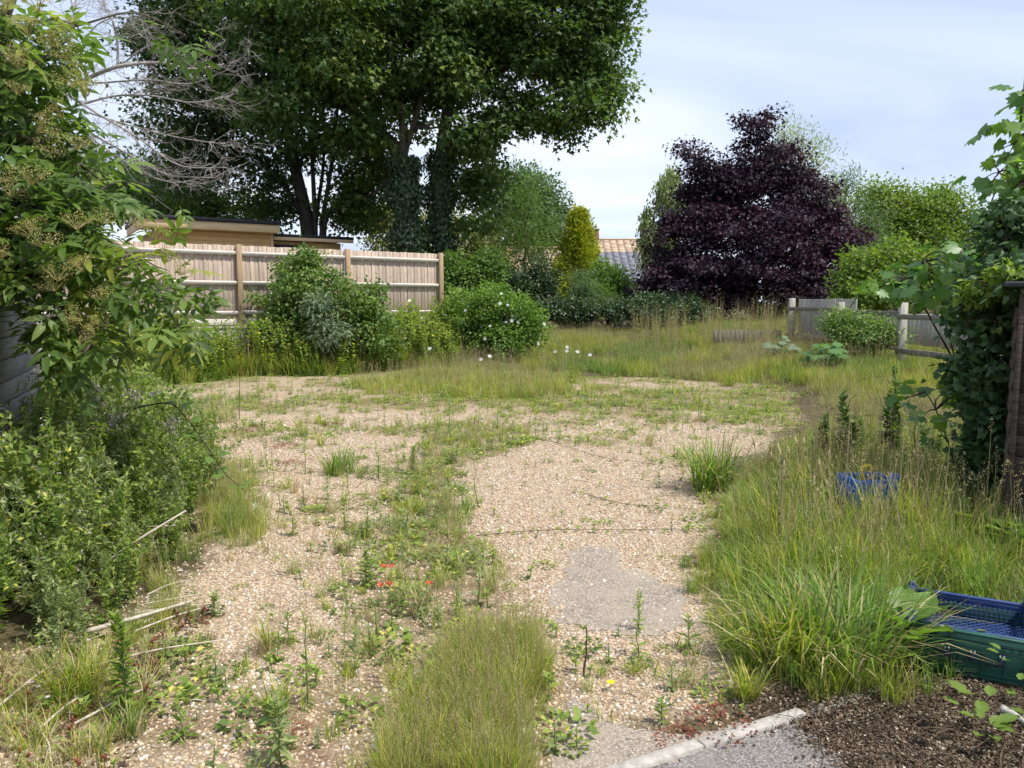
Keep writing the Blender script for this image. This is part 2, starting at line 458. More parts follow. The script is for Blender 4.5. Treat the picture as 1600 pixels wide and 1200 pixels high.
M_purple = leaf_mat('purple_leaf', [(0, (0.015, 0.011, 0.020)), (.5, (0.031, 0.017, 0.032)), (.85, (0.056, 0.028, 0.045)), (1, (0.101, 0.040, 0.055))], 0.25, .6, .3, (1.6, .7, .8))
M_gold = leaf_mat('golden_leaf', [(0, (0.143, 0.213, 0.030)), (.45, (0.396, 0.438, 0.042)), (1, (0.660, 0.675, 0.108))], .3, .6, .2, (1.1, 1.15, .6))
M_elder = leaf_mat('elder_leaf', [(0, (0.062, 0.108, 0.028)), (.5, (0.108, 0.186, 0.041)), (.85, (0.186, 0.269, 0.054)), (1, (0.371, 0.388, 0.076))], 0.45, .42, .45)
M_flower_head = leaf_mat('spent_flower', [(0, (0.325, 0.288, 0.100)), (1, (0.575, 0.512, 0.213))], .3, .8, .1, (1.1, 1.1, .7))
M_sap = leaf_mat('maple_leaf', [(0, (0.072, 0.167, 0.043)), (.6, (0.123, 0.246, 0.065)), (1, (0.290, 0.406, 0.102))], .42, .42, .45)
M_mid = leaf_mat('mid_green_leaf', [(0, (0.072, 0.129, 0.033)), (.6, (0.121, 0.211, 0.048)), (1, (0.222, 0.311, 0.083))], 0.4, .5, .3)
M_mid2 = leaf_mat('grey_green_leaf', [(0, (0.072, 0.128, 0.064)), (.6, (0.120, 0.191, 0.096)), (1, (0.208, 0.287, 0.144))], 0.4, .5, .3)
M_light = leaf_mat('light_green_leaf', [(0, (0.090, 0.157, 0.027)), (.6, (0.164, 0.248, 0.043)), (1, (0.297, 0.367, 0.075))], .38, .5, .3)
M_pale = leaf_mat('pale_leaf', [(0, (0.170, 0.200, 0.070)), (.6, (0.280, 0.300, 0.120)), (1, (0.420, 0.420, 0.200))], .4, .6, .2)
M_willow = leaf_mat('weeping_leaf', [(0, (0.174, 0.232, 0.116)), (.6, (0.275, 0.341, 0.174)), (1, (0.435, 0.478, 0.261))], .4, .6, .2)
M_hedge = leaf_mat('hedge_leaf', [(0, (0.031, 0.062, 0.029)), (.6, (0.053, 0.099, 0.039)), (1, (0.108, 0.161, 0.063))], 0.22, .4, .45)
M_shrub = leaf_mat('shrub_leaf', [(0, (0.078, 0.144, 0.037)), (.55, (0.134, 0.220, 0.052)), (1, (0.292, 0.363, 0.104))], 0.4, .45, .4)
M_silver = leaf_mat('silver_leaf', [(0, (0.102, 0.160, 0.087)), (.6, (0.174, 0.239, 0.145)), (1, (0.319, 0.377, 0.261))], .25, .55, .3)
M_rose = leaf_mat('rose_leaf', [(0, (0.076, 0.152, 0.030)), (.6, (0.152, 0.258, 0.045)), (1, (0.304, 0.412, 0.091))], 0.42, .45, .4)
M_weed = leaf_mat('weed_leaf', [(0, (0.112, 0.176, 0.040)), (.5, (0.197, 0.282, 0.065)), (.9, (0.355, 0.445, 0.101)), (1, (0.710, 0.635, 0.184))], 0.45, .5, .3)
M_weed_grey = leaf_mat('grey_weed_leaf', [(0, (0.143, 0.201, 0.080)), (.6, (0.238, 0.305, 0.130)), (1, (0.475, 0.506, 0.243))], 0.4, .55, .3)
M_fluff = leaf_mat('seed_fluff', [(0, (0.220, 0.170, 0.150)), (.6, (0.420, 0.370, 0.330)), (1, (0.620, 0.580, 0.540))], .3, .9, .1, (1, 1, 1))
M_grass = leaf_mat('grass_blade', [(0, (0.131, 0.204, 0.026)), (.45, (0.241, 0.322, 0.038)), (.8, (0.413, 0.460, 0.065)), (1, (0.718, 0.571, 0.155))], 0.45, .45, .35, (1.3, 1.4, .7))
M_grass_dark = leaf_mat('lush_grass_blade', [(0, (0.090, 0.175, 0.030)), (.6, (0.169, 0.289, 0.047)), (1, (0.360, 0.456, 0.094))], 0.42, .4, .4, (1.3, 1.4, .7))
M_grass_dry = leaf_mat('dry_grass_blade', [(0, (0.184, 0.260, 0.068)), (.45, (0.322, 0.354, 0.117)), (1, (0.478, 0.468, 0.216))], .38, .6, .25, (1.2, 1.2, .8))
M_straw = leaf_mat('straw', [(0, (0.300, 0.229, 0.104)), (.5, (0.440, 0.364, 0.190)), (1, (0.600, 0.530, 0.323))], .3, .7, .2, (1.1, 1.05, .9))
M_red = leaf_mat('red_weed_leaf', [(0, (0.160, 0.045, 0.030)), (.6, (0.250, 0.070, 0.045)), (1, (0.200, 0.140, 0.050))], .25, .55, .3, (1.4, .8, .6))
M_mulch = leaf_mat('dead_leaf', [(0, (.035, .024, .017)), (.45, (.085, .057, .037)), (.75, (.16, .115, .077)), (.92, (.27, .215, .155)), (1, (.5, .44, .36))], .1, .8, .2, (1, 1, 1))
M_white_petal = leaf_mat('white_petal', [(0, (0.720, 0.720, 0.700)), (1, (0.820, 0.820, 0.800))], .3, .6, .2, (1, 1, 1))
M_pink_petal = leaf_mat('pink_petal', [(0, (0.620, 0.480, 0.520)), (1, (0.800, 0.720, 0.740))], .3, .6, .2, (1, 1, 1))
M_yellow_petal = leaf_mat('yellow_petal', [(0, (0.750, 0.600, 0.020)), (1, (0.850, 0.700, 0.040))], .3, .6, .2, (1, 1, 1))
M_poppy = leaf_mat('poppy_petal', [(0, (0.620, 0.060, 0.020)), (1, (0.800, 0.120, 0.040))], .35, .5, .2, (1, 1, 1))
M_board = plain('weathered_fence_board', (.47, .375, .30), .85, .2, .3, 5, .25, (9, 9, .9), objrand=.16)
M_rail = plain('pale_fence_rail', (.62, .57, .51), .85, .2, .25, 5, .2, (.8, .8, 9))
M_post = plain('tan_fence_post', (.37, .27, .165), .8, .2, .3, 5, .25, (9, 9, .8), objrand=.08)
M_greywood = plain('grey_weathered_timber', (.40, .375, .33), .9, .2, .35, 5, .35, (9, 9, .9), objrand=.12)
M_greyrail = plain('grey_weathered_rail', (.21, .19, .16), .9, .2, .35, 5, .35, (1, 1, 9), objrand=.12)
M_shed_right = plain('dark_weathered_board', (.085, .066, .052), .88, .25, .6, 5, .7, (.9, .9, 14), (.03, .022, .018), objrand=.25)
M_shed_left = plain('silver_weathered_board', (.22, .21, .21), .88, .25, .4, 5, .6, (.9, .9, 12), objrand=.2)
M_felt = plain('roofing_felt', (.055, .055, .06), .9, .3, .3, 25, .4)
M_pine = plain('fresh_pine_cladding', (.68, .43, .19), .65, .3, .22, 4, .12, (.8, .8, 10), objrand=.1)
M_pine_fascia = plain('pine_fascia', (.72, .52, .29), .65, .3, .2, 4, .1, (.8, .8, 10), objrand=.06)
M_black_trim = plain('black_roof_trim', (.018, .019, .022), .5, .4, .2, 10)
M_dark_frame = plain('dark_window_frame', (.03, .032, .036), .4, .5, .1, 10)
M_glass = plain('dark_glass', (.02, .024, .028), .06, .6, .1, 3)
M_render = plain('pale_wall_render', (.50, .49, .46), .9, .2, .25, 3, .3, detail=8)
M_coping = plain('stone_coping', (.40, .38, .34), .9, .2, .3, 8, .3)
M_kerb = plain('concrete_edging', (.40, .37, .33), .9, .2, .35, 30, .5, detail=10)
M_tile = plain('clay_tile', (.47, .35, .25), .85, .2, .3, 5, .4, objrand=.18)
M_slate = plain('blue_grey_slate', (.17, .175, .205), .6, .4, .2, 6, .2, objrand=.1)
M_brick = plain('red_brick', (.28, .12, .085), .9, .2, .35, 12, .4, objrand=.15)
M_housewall = plain('pink_house_render', (.52, .42, .37), .9, .2, .15, 4, .1)
M_crate = plain('green_plastic', (.012, .07, .05), .5, .45, .5, 6, .05)
M_tray = plain('blue_plastic', (.028, .06, .18), .5, .4, .5, 9, .05)
M_tray2 = plain('bright_blue_plastic', (.03, .12, .42), .5, .5, .15, 8)
M_clip = plain('navy_plastic_clip', (.02, .024, .07), .35, .5, .2, 10)
M_cord = plain('yellow_cord', (.5, .37, .08), .6, .3, .3, 20)
M_yellowp = plain('yellow_plastic', (.75, .55, .02), .5, .4, .1, 10)
M_mark = plain('pale_moulded_mark', (.35, .42, .38), .5, .4, .1, 10)

# stones: each has its own colour
def stone_mat():
    m, t, o = newmat('gravel_stone')
    oi = t.nodes.new('ShaderNodeObjectInfo')
    r = ramp(t, [(0, (0.513, 0.430, 0.323)), (.18, (0.414, 0.308, 0.202)), (.36, (0.547, 0.412, 0.273)), (.52, (0.303, 0.213, 0.145)), (.68, (0.489, 0.385, 0.270)), (.8, (0.294, 0.244, 0.208)), (.9, (0.619, 0.566, 0.496)), (1, (0.381, 0.235, 0.153))])
    r.color_ramp.interpolation = 'CONSTANT'
    t.links.new(oi.outputs['Random'], r.inputs[0])
    b = t.nodes.new('ShaderNodeBsdfPrincipled'); b.inputs['Roughness'].default_value = .7; b.inputs['Specular IOR Level'].default_value = .3
    t.links.new(r.outputs[0], b.inputs['Base Color']); t.links.new(b.outputs[0], o.inputs[0])
    return m
M_stone = stone_mat()

def ground_mat():
    m, t, o = newmat('ground_gravel_and_soil')
    L = t.links.new; N = t.nodes.new
    c = N('ShaderNodeTexCoord')
    v = N('ShaderNodeTexVoronoi'); v.inputs['Scale'].default_value = 62
    L(c.outputs['Object'], v.inputs['Vector'])
    sp = N('ShaderNodeSeparateColor'); L(v.outputs['Color'], sp.inputs[0])
    r = ramp(t, [(0, (0.513, 0.430, 0.323)), (.18, (0.414, 0.308, 0.202)), (.36, (0.547, 0.412, 0.273)), (.52, (0.303, 0.213, 0.145)), (.66, (0.489, 0.385, 0.270)), (.8, (0.294, 0.244, 0.208)), (.88, (0.619, 0.566, 0.496)), (.96, (0.381, 0.235, 0.153))])
    r.color_ramp.interpolation = 'CONSTANT'; L(sp.outputs[0], r.inputs[0])
    # darker brown towards the edge of each stone cell
    edge_mix = N('ShaderNodeMixRGB'); edge_mix.inputs[2].default_value = (.27, .20, .13, 1)
    dr = N('ShaderNodeMapRange'); dr.inputs['From Min'].default_value = .38; dr.inputs['From Max'].default_value = .62; dr.inputs['To Max'].default_value = .75
    L(v.outputs['Distance'], dr.inputs[0]); L(dr.outputs[0], edge_mix.inputs[0]); L(r.outputs[0], edge_mix.inputs[1])
    # patches of dry moss, dust and litter on the gravel
    n = N('ShaderNodeTexNoise'); n.inputs['Scale'].default_value = 1.3; n.inputs['Detail'].default_value = 9; n.inputs['Roughness'].default_value = .7
    L(c.outputs['Object'], n.inputs['Vector'])
    wd = N('ShaderNodeAttribute'); wd.attribute_name = 'weedy'
    am = N('ShaderNodeMath'); am.operation = 'MULTIPLY_ADD'; am.inputs[1].default_value = .36; am.inputs[2].default_value = -.15
    L(wd.outputs['Fac'], am.inputs[0])
    a2 = N('ShaderNodeMath'); a2.operation = 'ADD'; L(n.outputs['Fac'], a2.inputs[0]); L(am.outputs[0], a2.inputs[1])
    mr = N('ShaderNodeMapRange'); mr.inputs['From Min'].default_value = .47; mr.inputs['From Max'].default_value = .74; mr.inputs['To Max'].default_value = .8
    L(a2.outputs[0], mr.inputs[0])
    n2 = N('ShaderNodeTexNoise'); n2.inputs['Scale'].default_value = 5.2; n2.inputs['Detail'].default_value = 6
    L(c.outputs['Object'], n2.inputs['Vector'])
    r2 = ramp(t, [(.32, (.11, .11, .04)), (.5, (.19, .145, .075)), (.66, (.15, .09, .055))]); L(n2.outputs['Fac'], r2.inputs[0])
    m1 = N('ShaderNodeMixRGB'); L(mr.outputs[0], m1.inputs[0]); L(edge_mix.outputs[0], m1.inputs[1]); L(r2.outputs[0], m1.inputs[2])
    # soil where grass grows
    n3 = N('ShaderNodeTexNoise'); n3.inputs['Scale'].default_value = 14; n3.inputs['Detail'].default_value = 8; L(c.outputs['Object'], n3.inputs['Vector'])
    r3 = ramp(t, [(.3, (.05, .038, .021)), (.5, (.085, .068, .034)), (.7, (.13, .105, .055))]); L(n3.outputs['Fac'], r3.inputs[0])
    ga = N('ShaderNodeAttribute'); ga.attribute_name = 'gravel'
    n4 = N('ShaderNodeTexNoise'); n4.inputs['Scale'].default_value = 9; n4.inputs['Detail'].default_value = 8; n4.inputs['Roughness'].default_value = .75; L(c.outputs['Object'], n4.inputs['Vector'])
    g2 = N('ShaderNodeMath'); g2.operation = 'MULTIPLY_ADD'; g2.inputs[1].default_value = 1.1; g2.inputs[2].default_value = -.55; L(n4.outputs['Fac'], g2.inputs[0])
    g3 = N('ShaderNodeMath'); g3.operation = 'ADD'; L(ga.outputs['Fac'], g3.inputs[0]); L(g2.outputs[0], g3.inputs[1])
    g4 = N('ShaderNodeMapRange'); g4.inputs['From Min'].default_value = .35; g4.inputs['From Max'].default_value = .65; L(g3.outputs[0], g4.inputs[0])
    m2 = N('ShaderNodeMixRGB'); L(g4.outputs[0], m2.inputs[0]); L(r3.outputs[0], m2.inputs[1]); L(m1.outputs[0], m2.inputs[2])
    # leaf mould by the road
    la = N('ShaderNodeAttribute'); la.attribute_name = 'litter'
    r5 = ramp(t, [(.32, (.035, .022, .014)), (.52, (.08, .05, .03)), (.7, (.2, .14, .09))]); L(n4.outputs['Fac'], r5.inputs[0])
    m3 = N('ShaderNodeMixRGB'); L(la.outputs['Fac'], m3.inputs[0]); L(m2.outputs[0], m3.inputs[1]); L(r5.outputs[0], m3.inputs[2])
    b = N('ShaderNodeBsdfPrincipled'); b.inputs['Roughness'].default_value = .9; b.inputs['Specular IOR Level'].default_value = .2
    L(m3.outputs[0], b.inputs['Base Color'])
    bp = N('ShaderNodeBump'); bp.inputs['Strength'].default_value = .9; bp.inputs['Distance'].default_value = .009; bp.invert = True
    L(v.outputs['Distance'], bp.inputs['Height']); L(bp.outputs[0], b.inputs['Normal'])
    L(b.outputs[0], o.inputs[0])
    return m
def tarmac_mat(name, base, dusty):
    m, t, o = newmat(name); L = t.links.new; N = t.nodes.new
    c = N('ShaderNodeTexCoord')
    v = N('ShaderNodeTexVoronoi'); v.inputs['Scale'].default_value = 150; L(c.outputs['Object'], v.inputs['Vector'])
    sp = N('ShaderNodeSeparateColor'); L(v.outputs['Color'], sp.inputs[0])
    r = ramp(t, [(0, tuple(x * .45 for x in base)), (.5, base), (.85, tuple(x * 1.5 for x in base)), (1, tuple(min(1, x * 2.3) for x in base))]); L(sp.outputs[0], r.inputs[0])
    n = N('ShaderNodeTexNoise'); n.inputs['Scale'].default_value = 3.2; n.inputs['Detail'].default_value = 9; n.inputs['Roughness'].default_value = .7; L(c.outputs['Object'], n.inputs['Vector'])
    mr = N('ShaderNodeMapRange'); mr.inputs['From Min'].default_value = .36; mr.inputs['From Max'].default_value = .66; mr.inputs['To Max'].default_value = .8; L(n.outputs['Fac'], mr.inputs[0])
    mx_ = N('ShaderNodeMixRGB'); mx_.inputs[2].default_value = (*dusty, 1); L(mr.outputs[0], mx_.inputs[0]); L(r.outputs[0], mx_.inputs[1])
    b = N('ShaderNodeBsdfPrincipled'); b.inputs['Roughness'].default_value = .9; b.inputs['Specular IOR Level'].default_value = .25
    L(mx_.outputs[0], b.inputs['Base Color'])
    bp = N('ShaderNodeBump'); bp.inputs['Strength'].default_value = .5; bp.inputs['Distance'].default_value = .004; L(v.outputs['Distance'], bp.inputs['Height']); L(bp.outputs[0], b.inputs['Normal'])
    L(b.outputs[0], o.inputs[0]); return m
M_ground = ground_mat()
M_tarmac = tarmac_mat('old_tarmac', (.235, .20, .165), (.36, .30, .24))
M_road = tarmac_mat('road_tarmac', (.17, .155, .145), (.22, .20, .18))

# ================================================================== SETTING: GROUND
GRAVEL = gpoly((-60, 1060), (150, 1010), (285, 900), (345, 800), (335, 740), (240, 690), (235, 600), (290, 580), (600, 578), (860, 590), (1000, 588), (1130, 598), (1240, 620),
               (1235, 665), (1150, 715), (1120, 780), (1105, 880), (1112, 960), (1150, 1050), (1225, 1105), (1000, 1200), (900, 1300), (-60, 1300))
CLEAR = gpoly((725, 735), (850, 692), (1000, 712), (1055, 745), (1080, 800), (1090, 880), (1080, 945), (1020, 1000), (860, 990), (840, 905), (745, 850))
LITTER = gpoly((1130, 1110), (1210, 1085), (1400, 1080), (1500, 1050), (1700, 1050), (1700, 1250), (1330, 1250), (1260, 1150), (1235, 1130))
def soft(poly, x, y, w=.25, k=9):
    s = 0
    for i in range(k):
        a = i * 2.399963; rr = w * math.sqrt((i + .5) / k)
        s = s + inpoly(poly, x + rr * math.cos(a), y + rr * math.sin(a))
    return s / k
def gravel_mask(x, y): return soft(GRAVEL, x + .35 * (vnoise(x, y, 1.7, 3) - .5), y + .5 * (vnoise(x, y, 1.7, 8) - .5), .3)
def weedy(x, y):
    """how weedy the yard is at a point, 0 to 1"""
    w = vnoise(x, y, .75, 11) * .55 + vnoise(x, y, 2.1, 13) * .45
    w = np.clip((w - .30) * 2.6, 0, 1)
    band = np.exp(-((x - (-.35 + .0 * y)) / .45) ** 2) * sst(2, 3, y) * (1 - sst(8.5, 10.5, y)) * .5     # the grassy strip up the middle
    w = np.clip(w * .8 + band + .25 * sst(8.5, 13, y), 0, 1)
    w = np.maximum(w * (1 - soft(CLEAR, x, y, .3)), 0)
    return w
gx = np.unique(np.concatenate([np.linspace(-260, -30, 8), np.linspace(-30, -11, 10), np.arange(-11, 11.01, .13), np.linspace(11, 30, 10), np.linspace(30, 260, 8)]))
gy = np.unique(np.concatenate([np.linspace(-30, 1.5, 6), np.arange(1.5, 8, .09), np.arange(8, 30, .16), np.linspace(30, 60, 14), np.linspace(60, 620, 12)]))
XX, YY = np.meshgrid(gx, gy); nx_, ny_ = len(gx), len(gy)
X1, Y1 = XX.ravel(), YY.ravel(); Z1 = ground_z(X1, Y1)
i = (np.arange(ny_ - 1)[:, None] * nx_ + np.arange(nx_ - 1)[None]).ravel()
b_ = MB(); b_.add(np.stack([X1, Y1, Z1], 1), np.concatenate([np.stack([i, i + 1, i + nx_ + 1], 1), np.stack([i, i + nx_ + 1, i + nx_], 1)]))
ground = b_.build('ground', M_ground, smooth=True)
for nm, val in (('gravel', gravel_mask(X1, Y1)), ('litter', soft(LITTER, X1, Y1, .12)), ('weedy', weedy(X1, Y1))):
    a = ground.data.attributes.new(nm, 'FLOAT', 'POINT'); a.data.foreach_set('value', np.asarray(val, np.float32))
tag(ground, 'gravel yard with bare soil under the grass round it', 'ground', kind='structure')

def sheet(name, poly, step, dz, mat, jag=.04):
    poly = np.asarray(poly); lo = poly[:, :2].min(0); hi = poly[:, :2].max(0)
    xs = np.arange(lo[0], hi[0] + step, step); ys = np.arange(lo[1], hi[1] + step, step)
    A, B = np.meshgrid(xs, ys); x, y = A.ravel(), B.ravel()
    ins = inpoly(poly, x + jag * 2 * (vnoise(x, y, 9, 2) - .5), y + jag * 2 * (vnoise(x, y, 9, 4) - .5))
    nx = len(xs); k = (np.arange(len(ys) - 1)[:, None] * nx + np.arange(nx - 1)[None]).ravel()
    k = k[ins[k]]
    mb = MB(); mb.add(np.stack([x, y, ground_z(x, y) + dz], 1), np.concatenate([np.stack([k, k + 1, k + nx + 1], 1), np.stack([k, k + nx + 1, k + nx], 1)]))
    o = mb.build(name, mat, smooth=True)
    bm = bmesh.new(); bm.from_mesh(o.data); bmesh.ops.delete(bm, geom=[v for v in bm.verts if not v.link_faces], context='VERTS'); bm.to_mesh(o.data); bm.free()
    o['kind'] = 'structure'; return o
PATCH = gpoly((880, 868), (908, 853), (958, 857), (966, 884), (1000, 893), (1048, 912), (1078, 936), (1086, 960), (1062, 984), (1040, 982), (1010, 994), (955, 986), (915, 990), (874, 978), (862, 940), (856, 918), (880, 900))
t_ = sheet('tarmac_patch', PATCH, .018, .0025, M_tarmac, .07); tag(t_, 'worn grey tarmac showing through the gravel', 'tarmac')
STRIP = gpoly((890, 1100), (915, 1085), (930, 1125), (1000, 1150), (1130, 1142), (1215, 1128), (1000, 1215), (880, 1250), (860, 1170))
t_ = sheet('tarmac_strip', STRIP, .02, .0025, M_tarmac); tag(t_, 'broken tarmac edge along the concrete kerb', 'tarmac')
ROADP = gpoly((1010, 1206), (1245, 1132), (1275, 1160), (1330, 1215), (1500, 1400), (1000, 1400))
t_ = sheet('road', ROADP, .03, .009, M_road, .02); tag(t_, 'grey tarmac road corner beyond the concrete edging', 'road')

# concrete edging: three stones end to end
ka = np.array([.36, 2.475, 0]); kb = np.array([1.12, 2.845, 0]); kd = (kb - ka) / np.linalg.norm(kb - ka); ang = math.atan2(kd[1], kd[0])
kerb = thing('kerb', (*(ka[:2]), 0), 'pale concrete edging between the gravel and the road', 'kerb'); kerb['kind'] = 'structure'
kg = MB(); kg.box((0, 0, 0), (.50, .055, .10), bev=.006)
k0 = kg.build('kerb_stone', M_kerb, kerb)
for j in range(4):
    k = k0 if j == 0 else k0.copy()
    if j: COL.objects.link(k)
    q = kd * (-.40 + .506 * j); k.location = (q[0], q[1], -.028 + (-.012 if j == 3 else rng.uniform(-.004, .003))); k.rotation_euler = (0, rng.uniform(-.008, .008), ang + rng.uniform(-.012, .012))

# ================================================================== RETAINING WALL AND CLOSE-BOARD FENCE
ex3 = np.array([-FD[0], -FD[1], 0]); en3 = np.array([FN[0], FN[1], 0])       # ex: towards the fence's free end; en: away from the camera
FB = basis(ex3, en3, np.array([0, 0, 1.0]))
def fpt(t, off, z): return np.array([*(FA + FD * t), 0]) + en3 * off + np.array([0, 0, z])
wall = thing('retaining_wall', fpt(0, 0, 0), 'low pale rendered wall under the close-board fence', 'wall')
o0 = fpt(0, 0, 0)
mb = MB(); mb.box(fpt(5.2, -.02, .5), (11.4, .2, 1.06), FB, .01); mb.build('wall_face', M_render, wall, o0)
cg = MB(); cg.box((0, 0, 0), (.59, .26, .05), FB, .008); c0 = cg.build('coping_stone', M_coping, wall)
for j in range(19):
    c = c0 if j == 0 else c0.copy()
    if j: COL.objects.link(c)
    c.location = Vector(fpt(-.2 + .6 * j, -.02, 1.058) - o0)

fence = thing('closeboard_fence', fpt(0, 0, 1.08), 'tall pale close-board fence with tan posts on the low wall', 'fence')
o0 = fpt(0, 0, 1.08)
zt, zb = 2.95, 1.26
bg_ = MB(); bg_.box((0, 0, 0), (.104, .018, zt - zb), FB, .003); bm0 = bg_.build('board', M_board, fence, link=False)
pg = MB(); pg.box((0, 0, 0), (.115, .115, 1.90), FB, .006); pm0 = pg.build('post', M_post, fence, link=False)
rg = MB(); rg.box((0, 0, 0), (BAY - .12, .06, .08), FB @ np.array([[1, 0, 0], [0, .924, -.383], [0, .383, .924]]), .008); rm0 = rg.build('rail', M_rail, fence, link=False)
gg = MB(); gg.box((0, 0, 0), (BAY - .12, .03, .14), FB, .004); gm0 = gg.build('gravel_board', M_rail, fence, link=False)
def put(src, nm, loc, par, rot=(0, 0, 0)):
    c = bpy.data.objects.new(nm, src.data); COL.objects.link(c); c.parent = par; c.location = Vector(loc); c.rotation_euler = rot; return c
for i in range(5): put(pm0, 'post', fpt(BAY * i, 0, 2.02) - o0, fence)
for i in range(4):
    mid = BAY * (i + .5)
    for z in (2.77, 2.09, 1.40): put(rm0, 'rail', fpt(mid, .012, z + rng.uniform(-.01, .01)) - o0, fence)
    put(gm0, 'gravel_board', fpt(mid, .05, 1.185) - o0, fence)
    n = 26; st = (BAY - .02) / n
    for j in range(n):
        put(bm0, 'board', fpt(BAY * i + .06 + st * (j + .45), .075 + .006 * (j % 2), (zt + zb) / 2 + rng.uniform(-.008, .008)) - o0, fence, (0, rng.uniform(-.005, .005), .13 + rng.uniform(-.05, .05)))
for o in (bm0, pm0, rm0, gm0): bpy.data.objects.remove(o)

# ================================================================== GARDEN ROOM BEHIND THE FENCE
gC = np.array([-10.2, 21.5]); gx3 = np.array([.845, .535, 0]); gn3 = np.array([-.535, .845, 0]); GB = basis(gx3, gn3, np.array([0, 0, 1.0]))
gb0 = np.array([*gC, 1.06])
room = thing('garden_room', gb0, 'new pine-clad garden room with black flat roof behind the fence', 'garden building')
def gp(x, y, z): return np.array([*gC, 0]) + gx3 * x + gn3 * y + np.array([0, 0, z])
def gbox(nm, c, s, m, par=room, bev=.004, lab=None):
    q = MB(); q.box(gp(*c), s, GB, bev); o = q.build(nm, m, par, gb0)
    if lab: o['label'] = lab
    return o
gbox('roof', (1.9, 1.9, 4.02), (3.86, 3.9, .11), M_black_trim)
gbox('fascia', (1.9, .03, 3.845), (3.78, .04, .235), M_pine_fascia); gbox('fascia', (.03, 1.9, 3.845), (.04, 3.66, .235), M_pine_fascia)
gbox('soffit', (1.9, .26, 3.735), (3.70, .42, .02), M_pine_fascia)
gbox('wall', (2.05, 2.1, 2.4), (3.3, 3.2, 2.64), M_pine)
cl = MB(); cl.box((0, 0, 0), (2.74, .022, .136), GB, .006); cl0 = cl.build('cladding_board', M_pine, room, link=False)
for j in range(12): put(cl0, 'cladding_board', gp(2.33, .485, 3.66 - .141 * j) - gb0, room)
bpy.data.objects.remove(cl0)
gbox('corner_board', (3.66, .47, 2.4), (.09, .06, 2.66), M_pine_fascia)
gbox('door', (.62, .485, 2.2), (.62, .03, 2.3), M_dark_frame)
gbox('roof', (5.0, 2.1, 3.71), (2.62, 3.2, .09), M_black_trim, lab='lower black roof of the lean-to end')
gbox('fascia', (5.02, .52, 3.61), (2.56, .035, .105), M_pine_fascia)
gbox('wall', (4.85, 2.2, 2.3), (2.2, 2.7, 2.5), M_pine)
cl = MB(); cl.box((0, 0, 0), (2.22, .022, .136), GB, .006); cl0 = cl.build('cladding_board', M_pine, room, link=False)
for j in range(10): put(cl0, 'cladding_board', gp(4.87, .835, 3.49 - .141 * j) - gb0, room)
bpy.data.objects.remove(cl0)
wf = gbox('window', (4.28, .80, 3.14), (1.02, .06, .62), M_dark_frame)
q = MB(); q.box(gp(4.05, .765, 3.14), (.40, .012, .50), GB); q.box(gp(4.51, .765, 3.14), (.40, .012, .50), GB); q.build('pane', M_glass, wf, gb0)

# ================================================================== SHEDS
def shed(name, label, corner, ex, depth_dir, length, depth, z0, z1, bh, mat, roofmat, over, roof_t, slope):
    ex = np.array([*ex, 0.0]); ex /= np.linalg.norm(ex); dn = np.array([*depth_dir, 0.0]); dn /= np.linalg.norm(dn)
    org = np.array([*corner, float(ground_z(*corner))])
    root = thing(name, org, label, 'shed')
    B = basis(ex, dn, np.array([0, 0, 1.0])); pt = lambda a, b, c: org + ex * a + dn * b + np.array([0, 0, c])
    n = int((z1 - z0) / bh)
    fb = MB(); fb.box((0, 0, 0), (length, .022, bh - .004), B @ np.array([[1, 0, 0], [0, math.cos(.11), -math.sin(.11)], [0, math.sin(.11), math.cos(.11)]]), .003); f0 = fb.build('board', mat, root, link=False)
    sb = MB(); sb.box((0, 0, 0), (.022, depth - .03, bh - .004), B @ np.array([[math.cos(.11), 0, math.sin(.11)], [0, 1, 0], [-math.sin(.11), 0, math.cos(.11)]]), .003); s0 = sb.build('board', mat, root, link=False)
    for j in range(n):
        z = z0 + bh * (j + .5)
        put(f0, 'board', pt(length / 2 + .02 + rng.uniform(-.006, .006), rng.uniform(0, .006), z) - org, root, (0, rng.uniform(-.004, .004), 0))
        put(s0, 'board', pt(0, depth / 2 + .03, z) - org, root)
    bpy.data.objects.remove(f0); bpy.data.objects.remove(s0)
    q = MB(); q.box(pt(length / 2, depth / 2, (z0 + z1) / 2), (length - .06, depth - .06, z1 - z0 - .02), B); q.build('inner_wall', M_black_trim, root, org)
    q = MB(); q.box(pt(.012, -.022, (z0 + z1) / 2), (.032, .03, z1 - z0), B, .004); q.build('corner_strip', mat, root, org)
    q = MB(); q.box(pt(length / 2, depth / 2, z1 + roof_t), (length + over * 2, depth + over * 2, roof_t), B @ np.array([[1, 0, 0], [0, math.cos(slope), -math.sin(slope)], [0, math.sin(slope), math.cos(slope)]]), .01); q.build('roof', roofmat, root, org)
    q = MB()
    for a in (.1, length / 2, length - .1): q.box(pt(a, depth / 2, z0 / 2), (.09, depth * .9, z0), B)
    q.build('bearer', M_twig, root, org)
    return root
shed('timber_shed', 'dark weathered timber shed with felt roof under ivy', (3.17, 4.82), (.86, -.51), (.51, .86), 1.9, 2.0, .10, 1.72, .135, M_shed_right, M_felt, .09, .035, .03)
shed('grey_shed', 'silver-grey shiplap shed half hidden behind the elder', (-3.74, 6.0), (.40, -.92), (-.92, -.40), 2.6, 2.0, .12, 2.05, .14, M_shed_left, M_felt, .1, .035, -.05)

